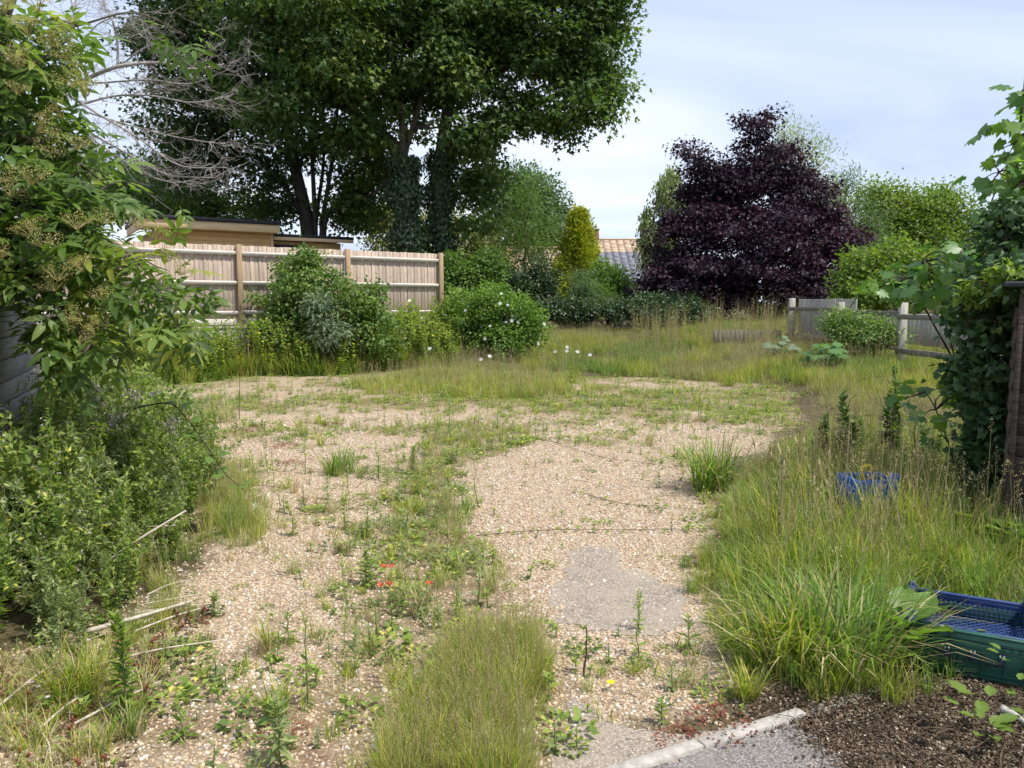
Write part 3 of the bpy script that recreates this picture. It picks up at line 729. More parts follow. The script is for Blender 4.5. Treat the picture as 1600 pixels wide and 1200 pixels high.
# ================================================================== RIGHT-HAND PADDOCK FENCES
def gz(x, y): return float(ground_z(x, y))
pr = [(7.25, 20.0), (7.45, 17.5), (7.6, 15.0), (7.68, 12.6)]
root = thing('post_and_rail_fence', (pr[0][0], pr[0][1], gz(*pr[0])), 'grey weathered post and rail fence beside the purple tree', 'fence'); o0 = np.array(root.location)
for j, (x, y) in enumerate(pr):
    z = gz(x, y); h = 1.22
    q = MB(); q.box((x, y, z + h / 2 - .05), (.15, .12, h + .1), rz(rng.uniform(-.1, .1)), .012); q.build('post', M_greywood, root, o0)
for j in range(3):
    (xa, ya), (xb, yb) = pr[j], pr[j + 1]; L_ = math.hypot(xb - xa, yb - ya); a = math.atan2(yb - ya, xb - xa)
    for zz, hh in ((1.0, .1), (.34, .11)):
        q = MB(); q.box(((xa + xb) / 2 - .085, (ya + yb) / 2, (gz(xa, ya) + gz(xb, yb)) / 2 + zz), (L_, .045, hh), rz(a + .012) , .006); q.build('rail', M_greyrail, root, o0)
def boardrun(name, label, a, b, z0a, z0b, h, bw, mat, capm=None, railz=()):
    a = np.array(a, float); b = np.array(b, float); d = b - a; L_ = np.linalg.norm(d); d /= L_; an = math.atan2(d[1], d[0])
    root = thing(name, (a[0], a[1], z0a), label, 'fence'); org = np.array([a[0], a[1], z0a]); n = int(L_ / bw)
    q = MB(); q.box((0, 0, 0), (bw - .012, .02, h), rz(an), .004); s = q.build('board', mat, root, link=False)
    for j in range(n):
        p = a + d * bw * (j + .5); z = z0a + (z0b - z0a) * (j + .5) / n
        put(s, 'board', np.array([p[0], p[1], z + h / 2 + rng.uniform(-.012, .012)]) - org, root, (0, 0, rng.uniform(-.03, .03)))
    bpy.data.objects.remove(s)
    m = (a + b) / 2; zm = (z0a + z0b) / 2
    if capm:
        q = MB(); q.box((m[0], m[1], zm + h + .02), (L_, .07, .045), rz(an), .005); q.build('capping', capm, root, org)
    for rz_ in railz:
        q = MB(); q.box((m[0] - .04, m[1] - .02, zm + rz_), (L_, .05, .07), rz(an), .005); q.build('rail', mat, root, org)
boardrun('board_fence', 'short run of wide grey vertical boards behind the end fence post', (7.42, 19.95), (7.72, 17.2), .68, .66, 1.05, .3, M_greywood, None, (.12,))
boardrun('capped_fence', 'low grey board fence with pale capping behind the paddock rails', (8.3, 19.4), (9.1, 13.4), .82, .62, .62, .15, M_greywood, M_rail)
q = boardrun('picket_edging', 'low broken grey board edging in the long grass', (5.3, 20.3), (7.1, 20.1), .56, .58, .34, .11, M_greyrail)

# ================================================================== HOUSES BEYOND
def house(name, label, c, w, d, z0, eave, ridge, ang, roofs, wallm, chim=None):
    """gabled house, its ridge along its width"""
    Rm = rz(ang); org = np.array([c[0], c[1], z0]); root = thing(name, org, label, 'house')
    pt = lambda x, y, z: org + Rm @ np.array([x, y, z])
    q = MB(); q.box(pt(0, 0, eave / 2), (w, d, eave), Rm); q.build('wall', wallm, root, org)
    q = MB()
    for s in (-1, 1):
        q.add([pt(s * (w / 2), -d / 2, eave), pt(s * w / 2, d / 2, eave), pt(s * w / 2, 0, ridge)], [(0, 1, 2), (0, 2, 1)][:1])
    q.build('gable', wallm, root, org)
    sl = math.atan2(ridge - eave, d / 2); Ls = math.hypot(ridge - eave, d / 2) + .35
    roof = None
    q = MB()
    for s in (-1, 1):
        Rt = Rm @ np.array([[1, 0, 0], [0, math.cos(sl), s * math.sin(sl)], [0, -s * math.sin(sl), math.cos(sl)]])
        q.box(pt(0, s * (d / 4 + .08), (eave + ridge) / 2 - .1), (w + .5, Ls, .06), Rt)
    roof = q.build('roof', M_felt, root, org)
    # courses of tiles on the side that faces the yard
    Rt = Rm @ np.array([[1, 0, 0], [0, math.cos(sl), -math.sin(sl)], [0, math.sin(sl), math.cos(sl)]])
    nrow = int(Ls / .3); ncol = 16 if w > 6 else 9; tw = (w + .5) / ncol
    tl = MB(); tl.box((0, 0, 0), (tw - .02, .33, .035), Rt); 
    srcs = [tl.build('tile', m, roof, link=False) for m in roofs]
    for i in range(nrow):
        f = (i + .5) / nrow
        y = -d / 2 - .12 + f * (d / 2 + .12); z = eave - .12 + f * (ridge - eave + .12) + .06
        for j in range(ncol):
            put(srcs[0 if f < (.70 if len(srcs) > 1 else 2) else 1], 'tile', pt(-(w + .5) / 2 + tw * (j + .5), y, z + .012 * ((i + j) % 2)) - org, roof)
    for s in srcs: bpy.data.objects.remove(s)
    q = MB(); q.box(pt(0, 0, ridge + .09), (w + .5, .22, .12), Rm, .03); q.build('ridge', roofs[-1], root, org)
    if chim:
        q = MB(); q.box(pt(chim, .1, ridge + .35), (.7, .5, .9), Rm, .01); ch = q.build('chimney', M_brick, root, org)
        q = MB(); q.box(pt(chim, .1, ridge + .83), (.8, .6, .08), Rm); q.build('chimney_cap', M_coping, ch, org)
        q = MB()
        for s in (-.16, .16): q.tube([pt(chim + s, .1, ridge + .86), pt(chim + s, .1, ridge + 1.12)], [.1, .085], 8)
        q.build('chimney_pot', M_tile, ch, org)
    return root
def onh(px, Y): return P(px, 475, Y)[:2]
house('bungalow', 'distant house with tan tiled ridge, slate lower roof and brick chimney', (7.2, 58.0), 7.8, 9.0, .8, 2.4, 5.5, .03, [M_slate, M_tile], M_housewall, chim=-1.1)
house('pink_house', 'pink-walled house glimpsed between the trees behind the rose bush', (-.2, 40.0), 5.4, 4.0, .8, 2.4, 3.6, .1, [M_tile], M_housewall)
house('brick_house', 'brown-roofed house just showing beyond the right-hand trees', (27.7, 46.0), 3.0, 4.0, .8, 3.2, 4.6, .0, [M_tile], M_brick)

# ================================================================== TREES
def tree(name, label, base, lobes, nclump, per, cr, size, tmpl, mat, trunk=None, r0=.2, bark=None, cat='tree', group=None, share=.25, lr=.08, **kw):
    base = np.array([base[0], base[1], gz(base[0], base[1])]) if len(base) == 2 else np.array(base, float)
    root = thing(name, base, label, cat, group)
    mb = MB(); C, K = crown(mb, lobes, nclump, per, cr, size, tmpl, **kw)
    mb.build('crown', mat, root, base)
    tb = MB(); tops = []
    L = np.array(lobes, float); top = L[:, 2].mean() + .3 * L[:, 5].max()
    paths = trunk or [[base - np.array([0, 0, .1]), np.array([L[:, 0].mean(), L[:, 1].mean(), top])]]
    att = []
    paths_ = [np.array(q, float) for q in paths]
    for pth in paths_:
        p = curve(pth[0], pth[1], 10, .02) if len(pth) == 2 else spline(pth, 5)
        tb.tube(p, r0 * (1 if pth is paths_[0] else .38) * np.linspace(1.1, .3, len(p)), 8); att += list(p[len(p) // 3:])
    limbs(tb, att, C, K, lobes, share, lr)
    tb.build('trunk', bark or M_bark, root, base, smooth=True)
    return root
def spline(p, k=6):
    p = np.asarray(p, float); q = np.concatenate([[2 * p[0] - p[1]], p, [2 * p[-1] - p[-2]]]); o = []
    for i in range(1, len(q) - 2):
        for t in np.linspace(0, 1, k, endpoint=False):
            a, b, c, d = q[i - 1], q[i], q[i + 1], q[i + 2]
            o.append(.5 * (2 * b + (c - a) * t + (2 * a - 5 * b + 4 * c - d) * t * t + (3 * b - a - 3 * c + d) * t ** 3))
    o.append(p[-1]); return np.array(o)
def pp(lst, Y): return [P(x, y, Y if len(r) == 0 else r[0]) for (x, y, *r) in lst]

# --- the three big sycamores behind the fence
Y1_ = 24.5
lob = [ell(660, 60, 150, 110, 24.5, 3.0), ell(550, 140, 80, 60, 23.5, 2.0), ell(640, 170, 80, 34, 26, 1.2), ell(560, 215, 46, 26, 23.8, .9), ell(590, 285, 34, 40, 26, .8), ell(695, 205, 34, 22, 23.6, .7), ell(560, 330, 40, 26, 26.5, .8), ell(520, 50, 110, 90, 23, 2.4), ell(470, 130, 80, 70, 22.8, 1.8),
       ell(590, -120, 230, 130, 24.5, 3.6), ell(700, 110, 80, 70, 24.5, 2), ell(575, 240, 40, 26, 26.4, 1), ell(430, 40, 60, 90, 23.2, 1.6), ell(425, 170, 45, 45, 23, 1.2)]
base = np.array([*P(640, 475, Y1_)[:2], 1.0])
tr1 = [pp([(640, 440), (632, 330), (628, 250), (606, 218), (560, 180), (500, 150)], Y1_), pp([(634, 330), (631, 250), (648, 190), (668, 110), (680, 20), (680, -120)], Y1_), pp([(630, 255), (628, 200), (622, 120), (610, 20)], 24.3)]
tree('sycamore_tree', 'large dark sycamore with pale forked limbs above its ivy-clad trunk', base, lob, 560, 96, .56, .165, T_LOBE, M_syc, tr1, .30, M_bark, share=.22, lr=.07, zbias=.3, droop=.45, flat=.42, size_var=.7)
lob = [ell(830, 70, 110, 110, 25.2, 2.8), ell(890, 110, 78, 85, 25, 2), ell(935, 60, 52, 85, 25, 1.6), ell(880, 190, 60, 38, 24.6, 1.4), ell(810, 185, 45, 35, 25, 1.2), ell(850, -70, 150, 110, 25.3, 3),
       ell(935, -40, 45, 70, 25, 1.5), ell(740, 60, 70, 100, 25.8, 2), ell(750, 225, 34, 40, 26.4, 1.0), ell(735, 320, 38, 60, 25.4, .9), ell(770, 205, 50, 30, 24.6, .9), ell(745, 255, 40, 36, 25.0, .9), ell(930, 150, 38, 40, 24.8, 1.2), ell(750, 290, 36, 36, 26.0, .9)]
base = np.array([*P(690, 475, 25.3)[:2], 1.0])
tr2 = [pp([(690, 440), (688, 330), (690, 250), (697, 190), (710, 100), (722, 0), (722, -100)], 25.3), pp([(694, 235), (730, 205), (770, 185), (820, 172), (870, 150), (920, 120)], 25.1), pp([(696, 250), (740, 198), (790, 200), (830, 205)], 25.0), pp([(712, 130), (780, 110), (850, 80), (900, 40)], 25.2)]
tree('sycamore_tree', 'sycamore with the crown spreading widest to the right over open sky', base, lob, 470, 94, .55, .165, T_LOBE, M_syc, tr2, .28, M_bark, share=.22, lr=.065, zbias=.3, droop=.4, flat=.42, size_var=.7)
lob = [ell(340, 90, 110, 120, 27, 3), ell(300, 190, 70, 70, 26.5, 2), ell(430, 200, 100, 70, 27, 2.4), ell(350, 250, 80, 40, 27, 1.6), ell(270, 60, 50, 90, 26.6, 1.6), ell(420, 290, 40, 45, 27, 1.2), ell(560, 300, 45, 35, 27.5, 1.2),
       ell(545, 335, 40, 25, 27.4, 1), ell(520, 220, 70, 50, 27.6, 1.6), ell(350, -80, 150, 110, 27, 3.4), ell(440, 330, 45, 25, 27, 1), ell(300, 285, 50, 30, 26.8, 1.1), ell(480, 100, 90, 90, 28, 2)]
base = np.array([*P(492, 475, 27)[:2], 1.0])
tr3 = [pp([(486, 440), (480, 350), (465, 280), (450, 210), (430, 120), (400, 20)], 27), pp([(494, 440), (492, 340), (488, 250), (486, 180), (470, 60)], 27), pp([(500, 440), (504, 350), (516, 270), (526, 190), (530, 80)], 27), pp([(490, 420), (494, 340), (505, 260), (506, 170)], 27.3), pp([(505, 400), (510, 340), (545, 300), (590, 270), (610, 245)], 27), pp([(482, 350), (440, 285), (400, 245), (350, 215)], 26.9)]
tree('sycamore_tree', 'dark sycamore of many upright stems behind the garden room', base, lob, 540, 88, .57, .17, T_LOBE, M_syc_back, tr3, .26, M_bark_dark, share=.14, lr=.06, zbias=.25, droop=.4)

# --- ivy on the trunks
def trunk_ivy(label, path, r, n, tags, mat=M_ivy):
    p = spline(np.array(path), 8); k = rng.integers(0, len(p), n); th = rng.random(n) * 2 * np.pi
    rr = r * (0.75 + .5 * rng.random(n)) * (1.15 - .35 * k / len(p)) * (1 + .3 * np.sin(k * .9))
    d = np.stack([np.cos(th), np.sin(th), np.zeros(n)], 1)
    pos = p[k] + d * rr[:, None] + rng.normal(size=(n, 3)) * .08
    mb = MB(); mb.leaves(T_DIA, pos, unit(n) * .6 - np.array([0, 0, .7]), d + unit(n) * .45 + np.array([0, 0, .25]), .09 + .06 * rng.random(n))
    mb.tube(p, r * .7, 8, 1)
    o = thing('climbing_ivy', path[0], label, 'ivy'); 
    f = mb.build('foliage', [mat, M_bark_dark], o, path[0]); f['kind'] = 'stuff'
trunk_ivy('dark ivy wrapping the thick trunk with the pale fork', pp([(645, 470), (638, 380), (634, 300), (630, 248)], 24.4), .44, 8000, 0, M_hedge)
trunk_ivy('dark ivy wrapping the straight trunk right of the pale fork', pp([(692, 470), (688, 380), (688, 300), (690, 240)], 25.2), .40, 7000, 0, M_hedge)

# --- purple tree
PY = 28.5
lob = [ell(1187, 205, 32, 32, PY, .9), ell(1196, 262, 66, 48, PY, 1.6), ell(1081, 243, 15, 30, PY - .3, .9), ell(1092, 275, 26, 24, PY - .3, .7), ell(1128, 305, 55, 42, PY, 1.4), ell(1232, 312, 72, 48, PY, 1.6),
       ell(1180, 370, 120, 55, PY - .5, 2.4), ell(1272, 345, 48, 32, PY, 1.2), ell(1065, 392, 62, 42, PY, 1.6), ell(1290, 396, 66, 40, PY - .3, 1.8), ell(1175, 435, 150, 55, PY - .6, 2.8), ell(1030, 440, 40, 34, PY, 1.2),
       ell(1320, 385, 36, 24, PY - .3, 1), ell(1230, 460, 90, 40, PY - .6, 2), ell(1060, 350, 40, 22, PY - .2, 1), ell(1220, 275, 40, 40, PY, 1), ell(1100, 462, 80, 38, PY - .4, 1.8), ell(1300, 350, 20, 14, PY, .5)]
tree('purple_maple_tree', 'broad pyramidal tree with dark purple foliage in the meadow', P(1185, 475, PY)[:2], lob + [ell(1140, 275, 36, 34, PY, 1.0), ell(1110, 300, 40, 34, PY, 1.0), ell(1100, 350, 50, 40, PY, 1.4), ell(1085, 430, 70, 34, PY - .6, 1.6)], 840, 80, .42, .135, T_LOBE, M_purple, None, .2, M_bark_dark, share=.12, lr=.05, droop=.5, zbias=.2, flat=.45)

# --- trees beyond the yard
tree('ash_tree', 'mid-green young ash between the rose bush and the golden conifer', P(815, 475, 32)[:2], [ell(805, 330, 38, 40, 32, 1.1), ell(830, 380, 46, 50, 32, 1.3), ell(800, 400, 34, 38, 32, 1), ell(845, 430, 38, 34, 31.8, 1), ell(825, 300, 22, 25, 32, .7)],
     170, 60, .42, .13, T_LANCE, M_mid, None, .1, share=.3, lr=.03)
tree('poplar_tree', 'tall hazy grey-green tree behind the young ash', P(805, 475, 44)[:2], [ell(800, 320, 52, 55, 44, 2), ell(838, 300, 30, 32, 44, 1.3), ell(790, 380, 45, 50, 44, 1.8), ell(815, 285, 36, 22, 44, 1.3), ell(850, 350, 30, 45, 44, 1.3)],
     240, 50, .62, .20, T_DIA, M_mid2, None, .25, share=.2)
tree('oak_tree', 'dark rounded tree behind the golden conifer', P(860, 475, 46)[:2], [ell(862, 310, 20, 28, 46, 1), ell(868, 345, 20, 30, 46, 1.2), ell(855, 390, 30, 40, 46, 1.3)], 110, 46, .6, .2, T_DIA, M_syc_back, None, .2)
tree('pale_flowering_tree', 'pale yellow-green tree glowing behind the ivy-clad trunks', P(690, 475, 33)[:2], [ell(600, 365, 40, 45, 33, 1.4), ell(690, 370, 50, 55, 33, 1.5), ell(750, 385, 38, 50, 32.5, 1.2), ell(590, 330, 30, 30, 33.2, 1), ell(770, 420, 28, 30, 32, 1)],
     190, 50, .5, .16, T_DIA, M_pale, None, .15)
def conifer(name, label, base, Y, px, pt, pb, hw, mat):
    b = np.array([*P(base, 475, Y)[:2], 0.0]); b[2] = gz(b[0], b[1]); root = thing(name, b, label, 'tree')
    top = P(px, pt, Y)[2]; H = top - b[2]; W = hw * Y / FPX
    mb = MB(); n = 900
    u = rng.random(n) ** .75; th = rng.random(n) * 2 * np.pi; lump = 1 + .30 * np.sin(th * 3 + u * 9) + .24 * np.sin(th * 5 - u * 19)
    rad = W * (np.clip(1 - u, 0, 1) ** .72 * 1.02 + .03) * lump * (.72 + .38 * rng.random(n))
    C = np.stack([b[0] + rad * np.cos(th), b[1] + rad * np.sin(th), b[2] + .15 + u * (H - .2)], 1)
    k = np.repeat(np.arange(n), 26); d = np.stack([np.cos(th), np.sin(th), np.full(n, .55)], 1)[k]
    off = rng.normal(size=(len(k), 3)) * .11
    crn = rng.random(n)[k] * .6 + rng.random(len(k)) * .4
    mb.leaves(T_LANCE, C[k] + off, d + unit(len(k)) * .55, unit(len(k)) + d * .4, .10 + .08 * rng.random(len(k)), crn, wid=1.5)
    mb.build('crown', mat, root, b)
    q = MB(); q.tube([b, b + np.array([0, 0, H * .85])], [.12, .03], 6); q.build('trunk', M_bark, root, b)
conifer('golden_conifer', 'golden-yellow conical conifer in front of the distant house', 903, 31.5, 893, 330, 470, 38, M_gold)
def weeping(name, label, base_px, Y, lobes, n, mat, llen=(.6, 2.0)):
    b = np.array([*P(base_px, 475, Y)[:2], 0.0]); b[2] = gz(b[0], b[1]); root = thing(name, b, label, 'tree')
    C, D, K = clump_centres(lobes, n, .5, .4); mb = MB(); tw = MB()
    L = rng.uniform(*llen, n); m = 30
    t = np.linspace(0, 1, m)
    side = unit(n) * .25; side[:, 2] = 0
    pos = C[:, None] + side[:, None] * np.sqrt(t)[None, :, None] * L[:, None, None] - np.array([0, 0, 1.0]) * (t ** 1.2)[None, :, None] * L[:, None, None]
    pos = pos.reshape(-1, 3) + rng.normal(size=(n * m, 3)) * .05
    mb.leaves(T_LANCE, pos, unit(n * m) * .5 - np.array([0, 0, .9]), unit(n * m), .16 + .08 * rng.random(n * m), wid=1.5)
    mb.build('crown', mat, root, b)
    top = np.array(lobes)[:, :3]; tw.tube(curve(b, top.mean(0), 8, .02), np.linspace(.14, .05, 8), 6)
    for c in top: tw.tube(curve(b + (top.mean(0) - b) * .7, c + np.array([0, 0, .3]), 6, .08, .1), np.linspace(.05, .015, 6), 4)
    tw.build('trunk', M_bark, root, b)
weeping('weeping_birch', 'pale feathery weeping birch left of the purple tree', 1040, 36, [ell(1045, 285, 20, 32, 36, .9), ell(1072, 320, 18, 30, 36, .8), ell(1012, 350, 15, 34, 36, .8), ell(1040, 370, 26, 34, 36, 1)], 330, M_willow)
tree('feathery_tree', 'light feathery tree rising just behind the top of the purple tree', P(1245, 475, 36)[:2], [ell(1250, 235, 36, 38, 36, 1.1), ell(1275, 270, 28, 30, 36, .9), ell(1225, 215, 20, 26, 36, .7), ell(1285, 320, 40, 40, 36, 1.2)], 150, 26, .5, .17, T_LANCE, M_willow, None, .12, droop=-.3, flat=1.1, share=.5, lr=.03)
tree('larch_tree', 'mid-green larch with wispy top right of the purple tree', P(1320, 475, 37)[:2], [ell(1310, 320, 36, 36, 37, 1.2), ell(1345, 360, 45, 45, 37, 1.5), ell(1325, 285, 18, 20, 37, .6), ell(1350, 420, 50, 50, 37, 1.5), ell(1280, 370, 40, 50, 37.5, 1.2)], 230, 46, .5, .16, T_LANCE, M_mid2, None, .15, droop=-.1, flat=.9)
tree('lime_tree', 'broad bright green rounded tree on the right skyline', P(1430, 475, 40)[:2], [ell(1395, 320, 46, 34, 40, 1.7), ell(1460, 325, 48, 34, 40, 1.7), ell(1420, 365, 70, 40, 39.5, 2), ell(1500, 355, 34, 30, 40, 1.3), ell(1380, 370, 40, 40, 40, 1.4), ell(1455, 400, 80, 40, 40, 2), ell(1365, 300, 22, 16, 40, .8)],
     430, 46, .55, .18, T_DIA, M_light, None, .2)
tree('hazel_tree', 'lower green tree at the right end of the skyline', P(1535, 475, 39)[:2], [ell(1530, 370, 30, 28, 39, 1.1), ell(1550, 410, 45, 40, 39, 1.4)], 110, 42, .5, .16, T_DIA, M_mid, None, .14)
tree('thorn_tree', 'small olive-green tree behind the garden room, left of the sycamores', P(330, 475, 30)[:2], [ell(250, 310, 70, 28, 30, 1.6), ell(350, 318, 55, 25, 30, 1.4), ell(180, 300, 60, 35, 30, 1.6), ell(410, 335, 40, 18, 30, 1), ell(300, 335, 120, 22, 29.5, 1.4)], 260, 44, .45, .15, T_DIA, M_mid, None, .14)
tree('holly_tree', 'dark dense evergreen far behind the elder', P(120, 475, 33)[:2], [ell(140, 285, 90, 45, 33, 2), ell(60, 300, 80, 60, 33, 2), ell(230, 270, 50, 28, 33, 1.4)], 220, 40, .6, .18, T_DIA, M_syc_back, None, .2)

# --- shrubs
def shrub(name, label, base, lobes, nclump, per, cr, size, tmpl, mat, cat='shrub', group=None, **kw):
    base = np.array([base[0], base[1], gz(base[0], base[1])]); root = thing(name, base, label, cat, group)
    mb = MB(); C, K = crown(mb, lobes, nclump, per, cr, size, tmpl, **kw); f = mb.build('foliage', mat, root, base)
    tb = MB()
    for i in rng.choice(len(C), min(len(C), 22), replace=False):
        tb.tube(curve(base + np.array([*rng.normal(size=2) * .15, -.03]), C[i], 6, .1, .1), np.linspace(.022, .006, 6), 4, cap=False)
    tb.build('stem', M_twig, root, base)
    return root
F1 = fpt(3.4, -.9, 0)
shrub('bramble_shrub', 'tall dark green shrub growing up in front of the fence', F1[:2], [ell(480, 425, 50, 36, 18.0, .55), ell(455, 470, 60, 45, 17.8, .6), ell(520, 480, 70, 50, 18, .6), ell(490, 530, 95, 40, 17.9, .7), ell(578, 480, 32, 40, 18.2, .45), ell(433, 520, 40, 45, 17.6, .5), ell(590, 530, 40, 36, 18, .5)], 340, 42, .2, .09, T_OVATE, M_shrub, droop=.4, up=.6)
shrub('silver_shrub', 'silvery pointed-leaved shrub in the middle of the dark fence shrub', fpt(3.2, -1.55, 0)[:2], [ell(496, 478, 16, 24, 17.2, .25), ell(508, 520, 26, 26, 17.2, .3)], 60, 24, .16, .16, T_LANCE, M_silver, droop=.3)
shrub('slender_shrub', 'thin upright shrub topping the fence beside the window of the garden room', fpt(3.95, -.6, 0)[:2], [ell(478, 400, 22, 14, 18, .3), ell(468, 420, 34, 22, 18, .35)], 46, 30, .16, .08, T_OVATE, M_shrub)
# rose mound with white flowers
RB = P(790, 475, 19.6)
lob = [ell(785, 490, 58, 38, 19.6, .8), ell(750, 500, 42, 42, 19.8, .7), ell(825, 510, 36, 30, 19.4, .6), ell(790, 530, 60, 28, 19.4, .8), ell(720, 480, 30, 30, 20.2, .5), ell(765, 462, 30, 16, 19.8, .5)]
rose = shrub('rose_bush', 'rounded green mound starred with white flowers at the end of the fence', RB[:2], lob, 320, 48, .2, .075, T_OVATE, M_rose, up=.9)
def petals(k=5, r=1.0, cup=.25):
    V = [(0, 0, 0)]; F = []
    for i in range(k):
        a = 2 * math.pi * i / k
        for da, rr in ((-.5, .75), (0, 1.0), (.5, .75)): V.append((r * rr * math.cos(a + da), r * rr * math.sin(a + da), cup * r * rr))
        j = 1 + 3 * i; F += [(0, j, j + 1), (0, j + 1, j + 2)]
    return np.array(V), np.array(F)
fm = MB(); fm.add(*petals(5, .05, .3), .5); flw = fm.build('flower', M_white_petal, link=False)
def flowers_on(root, lobes, n, s=1.0, src=None, front=True):
    o = np.array(root.location); src = src or flw
    C, D, K = clump_centres(lobes, n * 3, .05, .5)
    C = C[D[:, 1] < .2][:n]; D = D[D[:, 1] < .2][:n]
    for c, d in zip(C, D): place(src.data, 'flower', root, c + d * .03, np.cross(d, [0, 0, 1.0]) + .01, d + np.array([0, -.6, .4]), s * rng.uniform(.7, 1.2), o)
flowers_on(rose, lob, 34, 1.0)
# bindweed trumpets along the fence foot and in the grass
for j, (px, py, Y) in enumerate([(382, 511, 17.2), (425, 458, 17.8), (597, 455, 18.5), (530, 447, 18.2), (690, 505, 20.3), (697, 485, 20.5), (655, 513, 19.6), (672, 545, 18.6), (752, 562, 17.6), (765, 557, 17.8), (886, 543, 19.5), (886, 549, 19.0), (902, 550, 19.0), (922, 555, 18.8), (868, 550, 19.2), (640, 470, 19.7), (1040, 470, 27)]):
    if j == 16: continue
    lbs = ['white trumpet flower alone on the growth left of the dark fence shrub', 'white trumpet flower against the left fence bay high in the dark shrub', 'white trumpet flower at the right edge of the dark fence shrub', 'white trumpet flower above the silvery leaves on the fence shrub', 'white trumpet flower low beside the end fence post', 'white trumpet flower, higher of two beside the end fence post', 'white trumpet flower at the wall foot below the right fence bay', 'white trumpet flower in the weeds below and left of the end post', 'white trumpet flower at the foot of the rose mound, left of the pair', 'white trumpet flower at the foot of the rose mound, right of the pair', 'highest white flower in the meadow right of the rose mound', 'white flower just under the highest one in the meadow', 'lower middle white flower in the meadow', 'white flower farthest right in the meadow', 'white flower nearest the rose mound in the meadow', 'white trumpet flower on the right fence bay']
    p = P(px, py, Y); r_ = thing('bindweed_flower', p, lbs[min(j, 15)], 'flower', 'white bindweed flowers')
    m = MB(); m.add(*petals(5, .055, .35)); h = m.build('flower', M_white_petal, r_); h.rotation_euler = (R(50), 0, rng.uniform(-.6, .6))
    m = MB(); m.tube([p, p + np.array([.02, .05, -.25]), p + np.array([.03, .1, -.5])], [.004, .004, .005], 4); m.build('stem', M_stemgreen, r_, p)
# hedges and other shrubs at the back of the meadow
shrub('clipped_hedge', 'dark glossy hedge under the left side of the purple tree', P(1030, 475, 26.5)[:2], [ell(1000, 480, 60, 20, 26.5, .9), ell(1060, 482, 50, 22, 26.3, .9), ell(1030, 490, 90, 18, 26, .9)], 330, 48, .22, .09, T_OVATE, M_hedge, cat='hedge')
shrub('low_hedge', 'low dull-green hedge left of the glossy hedge, below the golden conifer', P(880, 475, 27)[:2], [ell(870, 482, 36, 16, 27, .8), ell(905, 484, 30, 18, 27, .8)], 150, 44, .22, .09, T_DIA, M_hedge, cat='hedge')
shrub('laurel_shrub', 'mid-green shrub right of the golden conifer', P(950, 475, 30)[:2], [ell(950, 445, 32, 28, 30, 1), ell(972, 462, 24, 22, 30, .9), ell(930, 465, 34, 24, 29, .9), ell(936, 418, 14, 14, 30.2, .5)], 220, 44, .26, .1, T_OVATE, M_rose)
shrub('grey_shrub', 'loose grey-green shrub in front of the golden conifer', P(915, 475, 28)[:2], [ell(912, 450, 28, 32, 28, .7), ell(930, 475, 24, 24, 28, .6)], 110, 40, .22, .1, T_LANCE, M_mid2)
shrub('dark_shrub', 'dark shrub below the young ash', P(835, 475, 29)[:2], [ell(835, 440, 34, 34, 29, .9), ell(800, 455, 40, 26, 29, .9), ell(765, 440, 34, 30, 28.5, .8)], 240, 44, .26, .11, T_OVATE, M_hedge)
shrub('elm_shrub', 'green scrub at the fence end below the ivy-clad trunks', P(715, 475, 23.5)[:2], [ell(715, 430, 28, 40, 23.4, .7), ell(745, 440, 34, 34, 23.6, .8), ell(700, 470, 14, 30, 22.6, .4), ell(760, 415, 24, 26, 24, .7)], 210, 44, .24, .11, T_OVATE, M_mid)
shrub('sunlit_maple_shrub', 'bright green bushy maple behind the paddock fence', P(1375, 475, 21.5)[:2], [ell(1350, 430, 36, 36, 21.5, .9), ell(1400, 410, 40, 34, 21.5, .9), ell(1385, 455, 60, 28, 21, 1), ell(1440, 430, 40, 40, 21.5, .9), ell(1330, 455, 26, 22, 21, .6), ell(1480, 440, 40, 40, 21.5, .9)], 330, 40, .28, .13, T_LOBE, M_light)
shrub('hawthorn_bush', 'rounded yellow-green bush growing through the paddock rails', P(1345, 475, 15.6)[:2], [ell(1330, 510, 40, 22, 15.6, .5), ell(1370, 515, 36, 24, 15.4, .5), ell(1350, 530, 55, 20, 15.4, .5), ell(1310, 500, 22, 14, 15.8, .3)], 200, 34, .21, .06, T_DIA, M_shrub)
# two big-leaved plants by the rails
def bigleaf(label, px, py, n, size, mat, Y):
    b = P(px, py, Y); b[2] = gz(b[0], b[1]); root = thing('broad_leaved_plant', b, label, 'plant'); hgt = .58
    lm = MB(); lm.leaves(T_MAPLE, np.zeros((1, 3)), [[0, 1, 0]], [[0, 0, 1]], 1.0, np.array([.5])); src = lm.build('leaf', mat, link=False)
    st = MB()
    for i in range(n):
        a = rng.random() * 6.28; r = rng.random() ** .6 * .36; p = b + np.array([r * math.cos(a), r * math.sin(a), hgt * (1 - r) * rng.uniform(.55, 1.1)])
        d = np.array([math.cos(a), math.sin(a), -.35]); place(src.data, 'leaf', root, p, d, np.array([-.2 * math.cos(a), -.3, 1.0]), size * rng.uniform(.7, 1.15), b)
        st.tube(curve(b, p, 4, .05), [.008, .006, .005, .004], 4, cap=False)
    st.build('stem', M_stemgreen, root, b)
bigleaf('bright green rosette of broad lobed leaves near the end fence post', 1292, 580, 46, .20, M_sap, 14.5)
bigleaf('blue-green broad-leaved plant just left of the end fence post', 1218, 562, 26, .17, M_silver, 17.0)

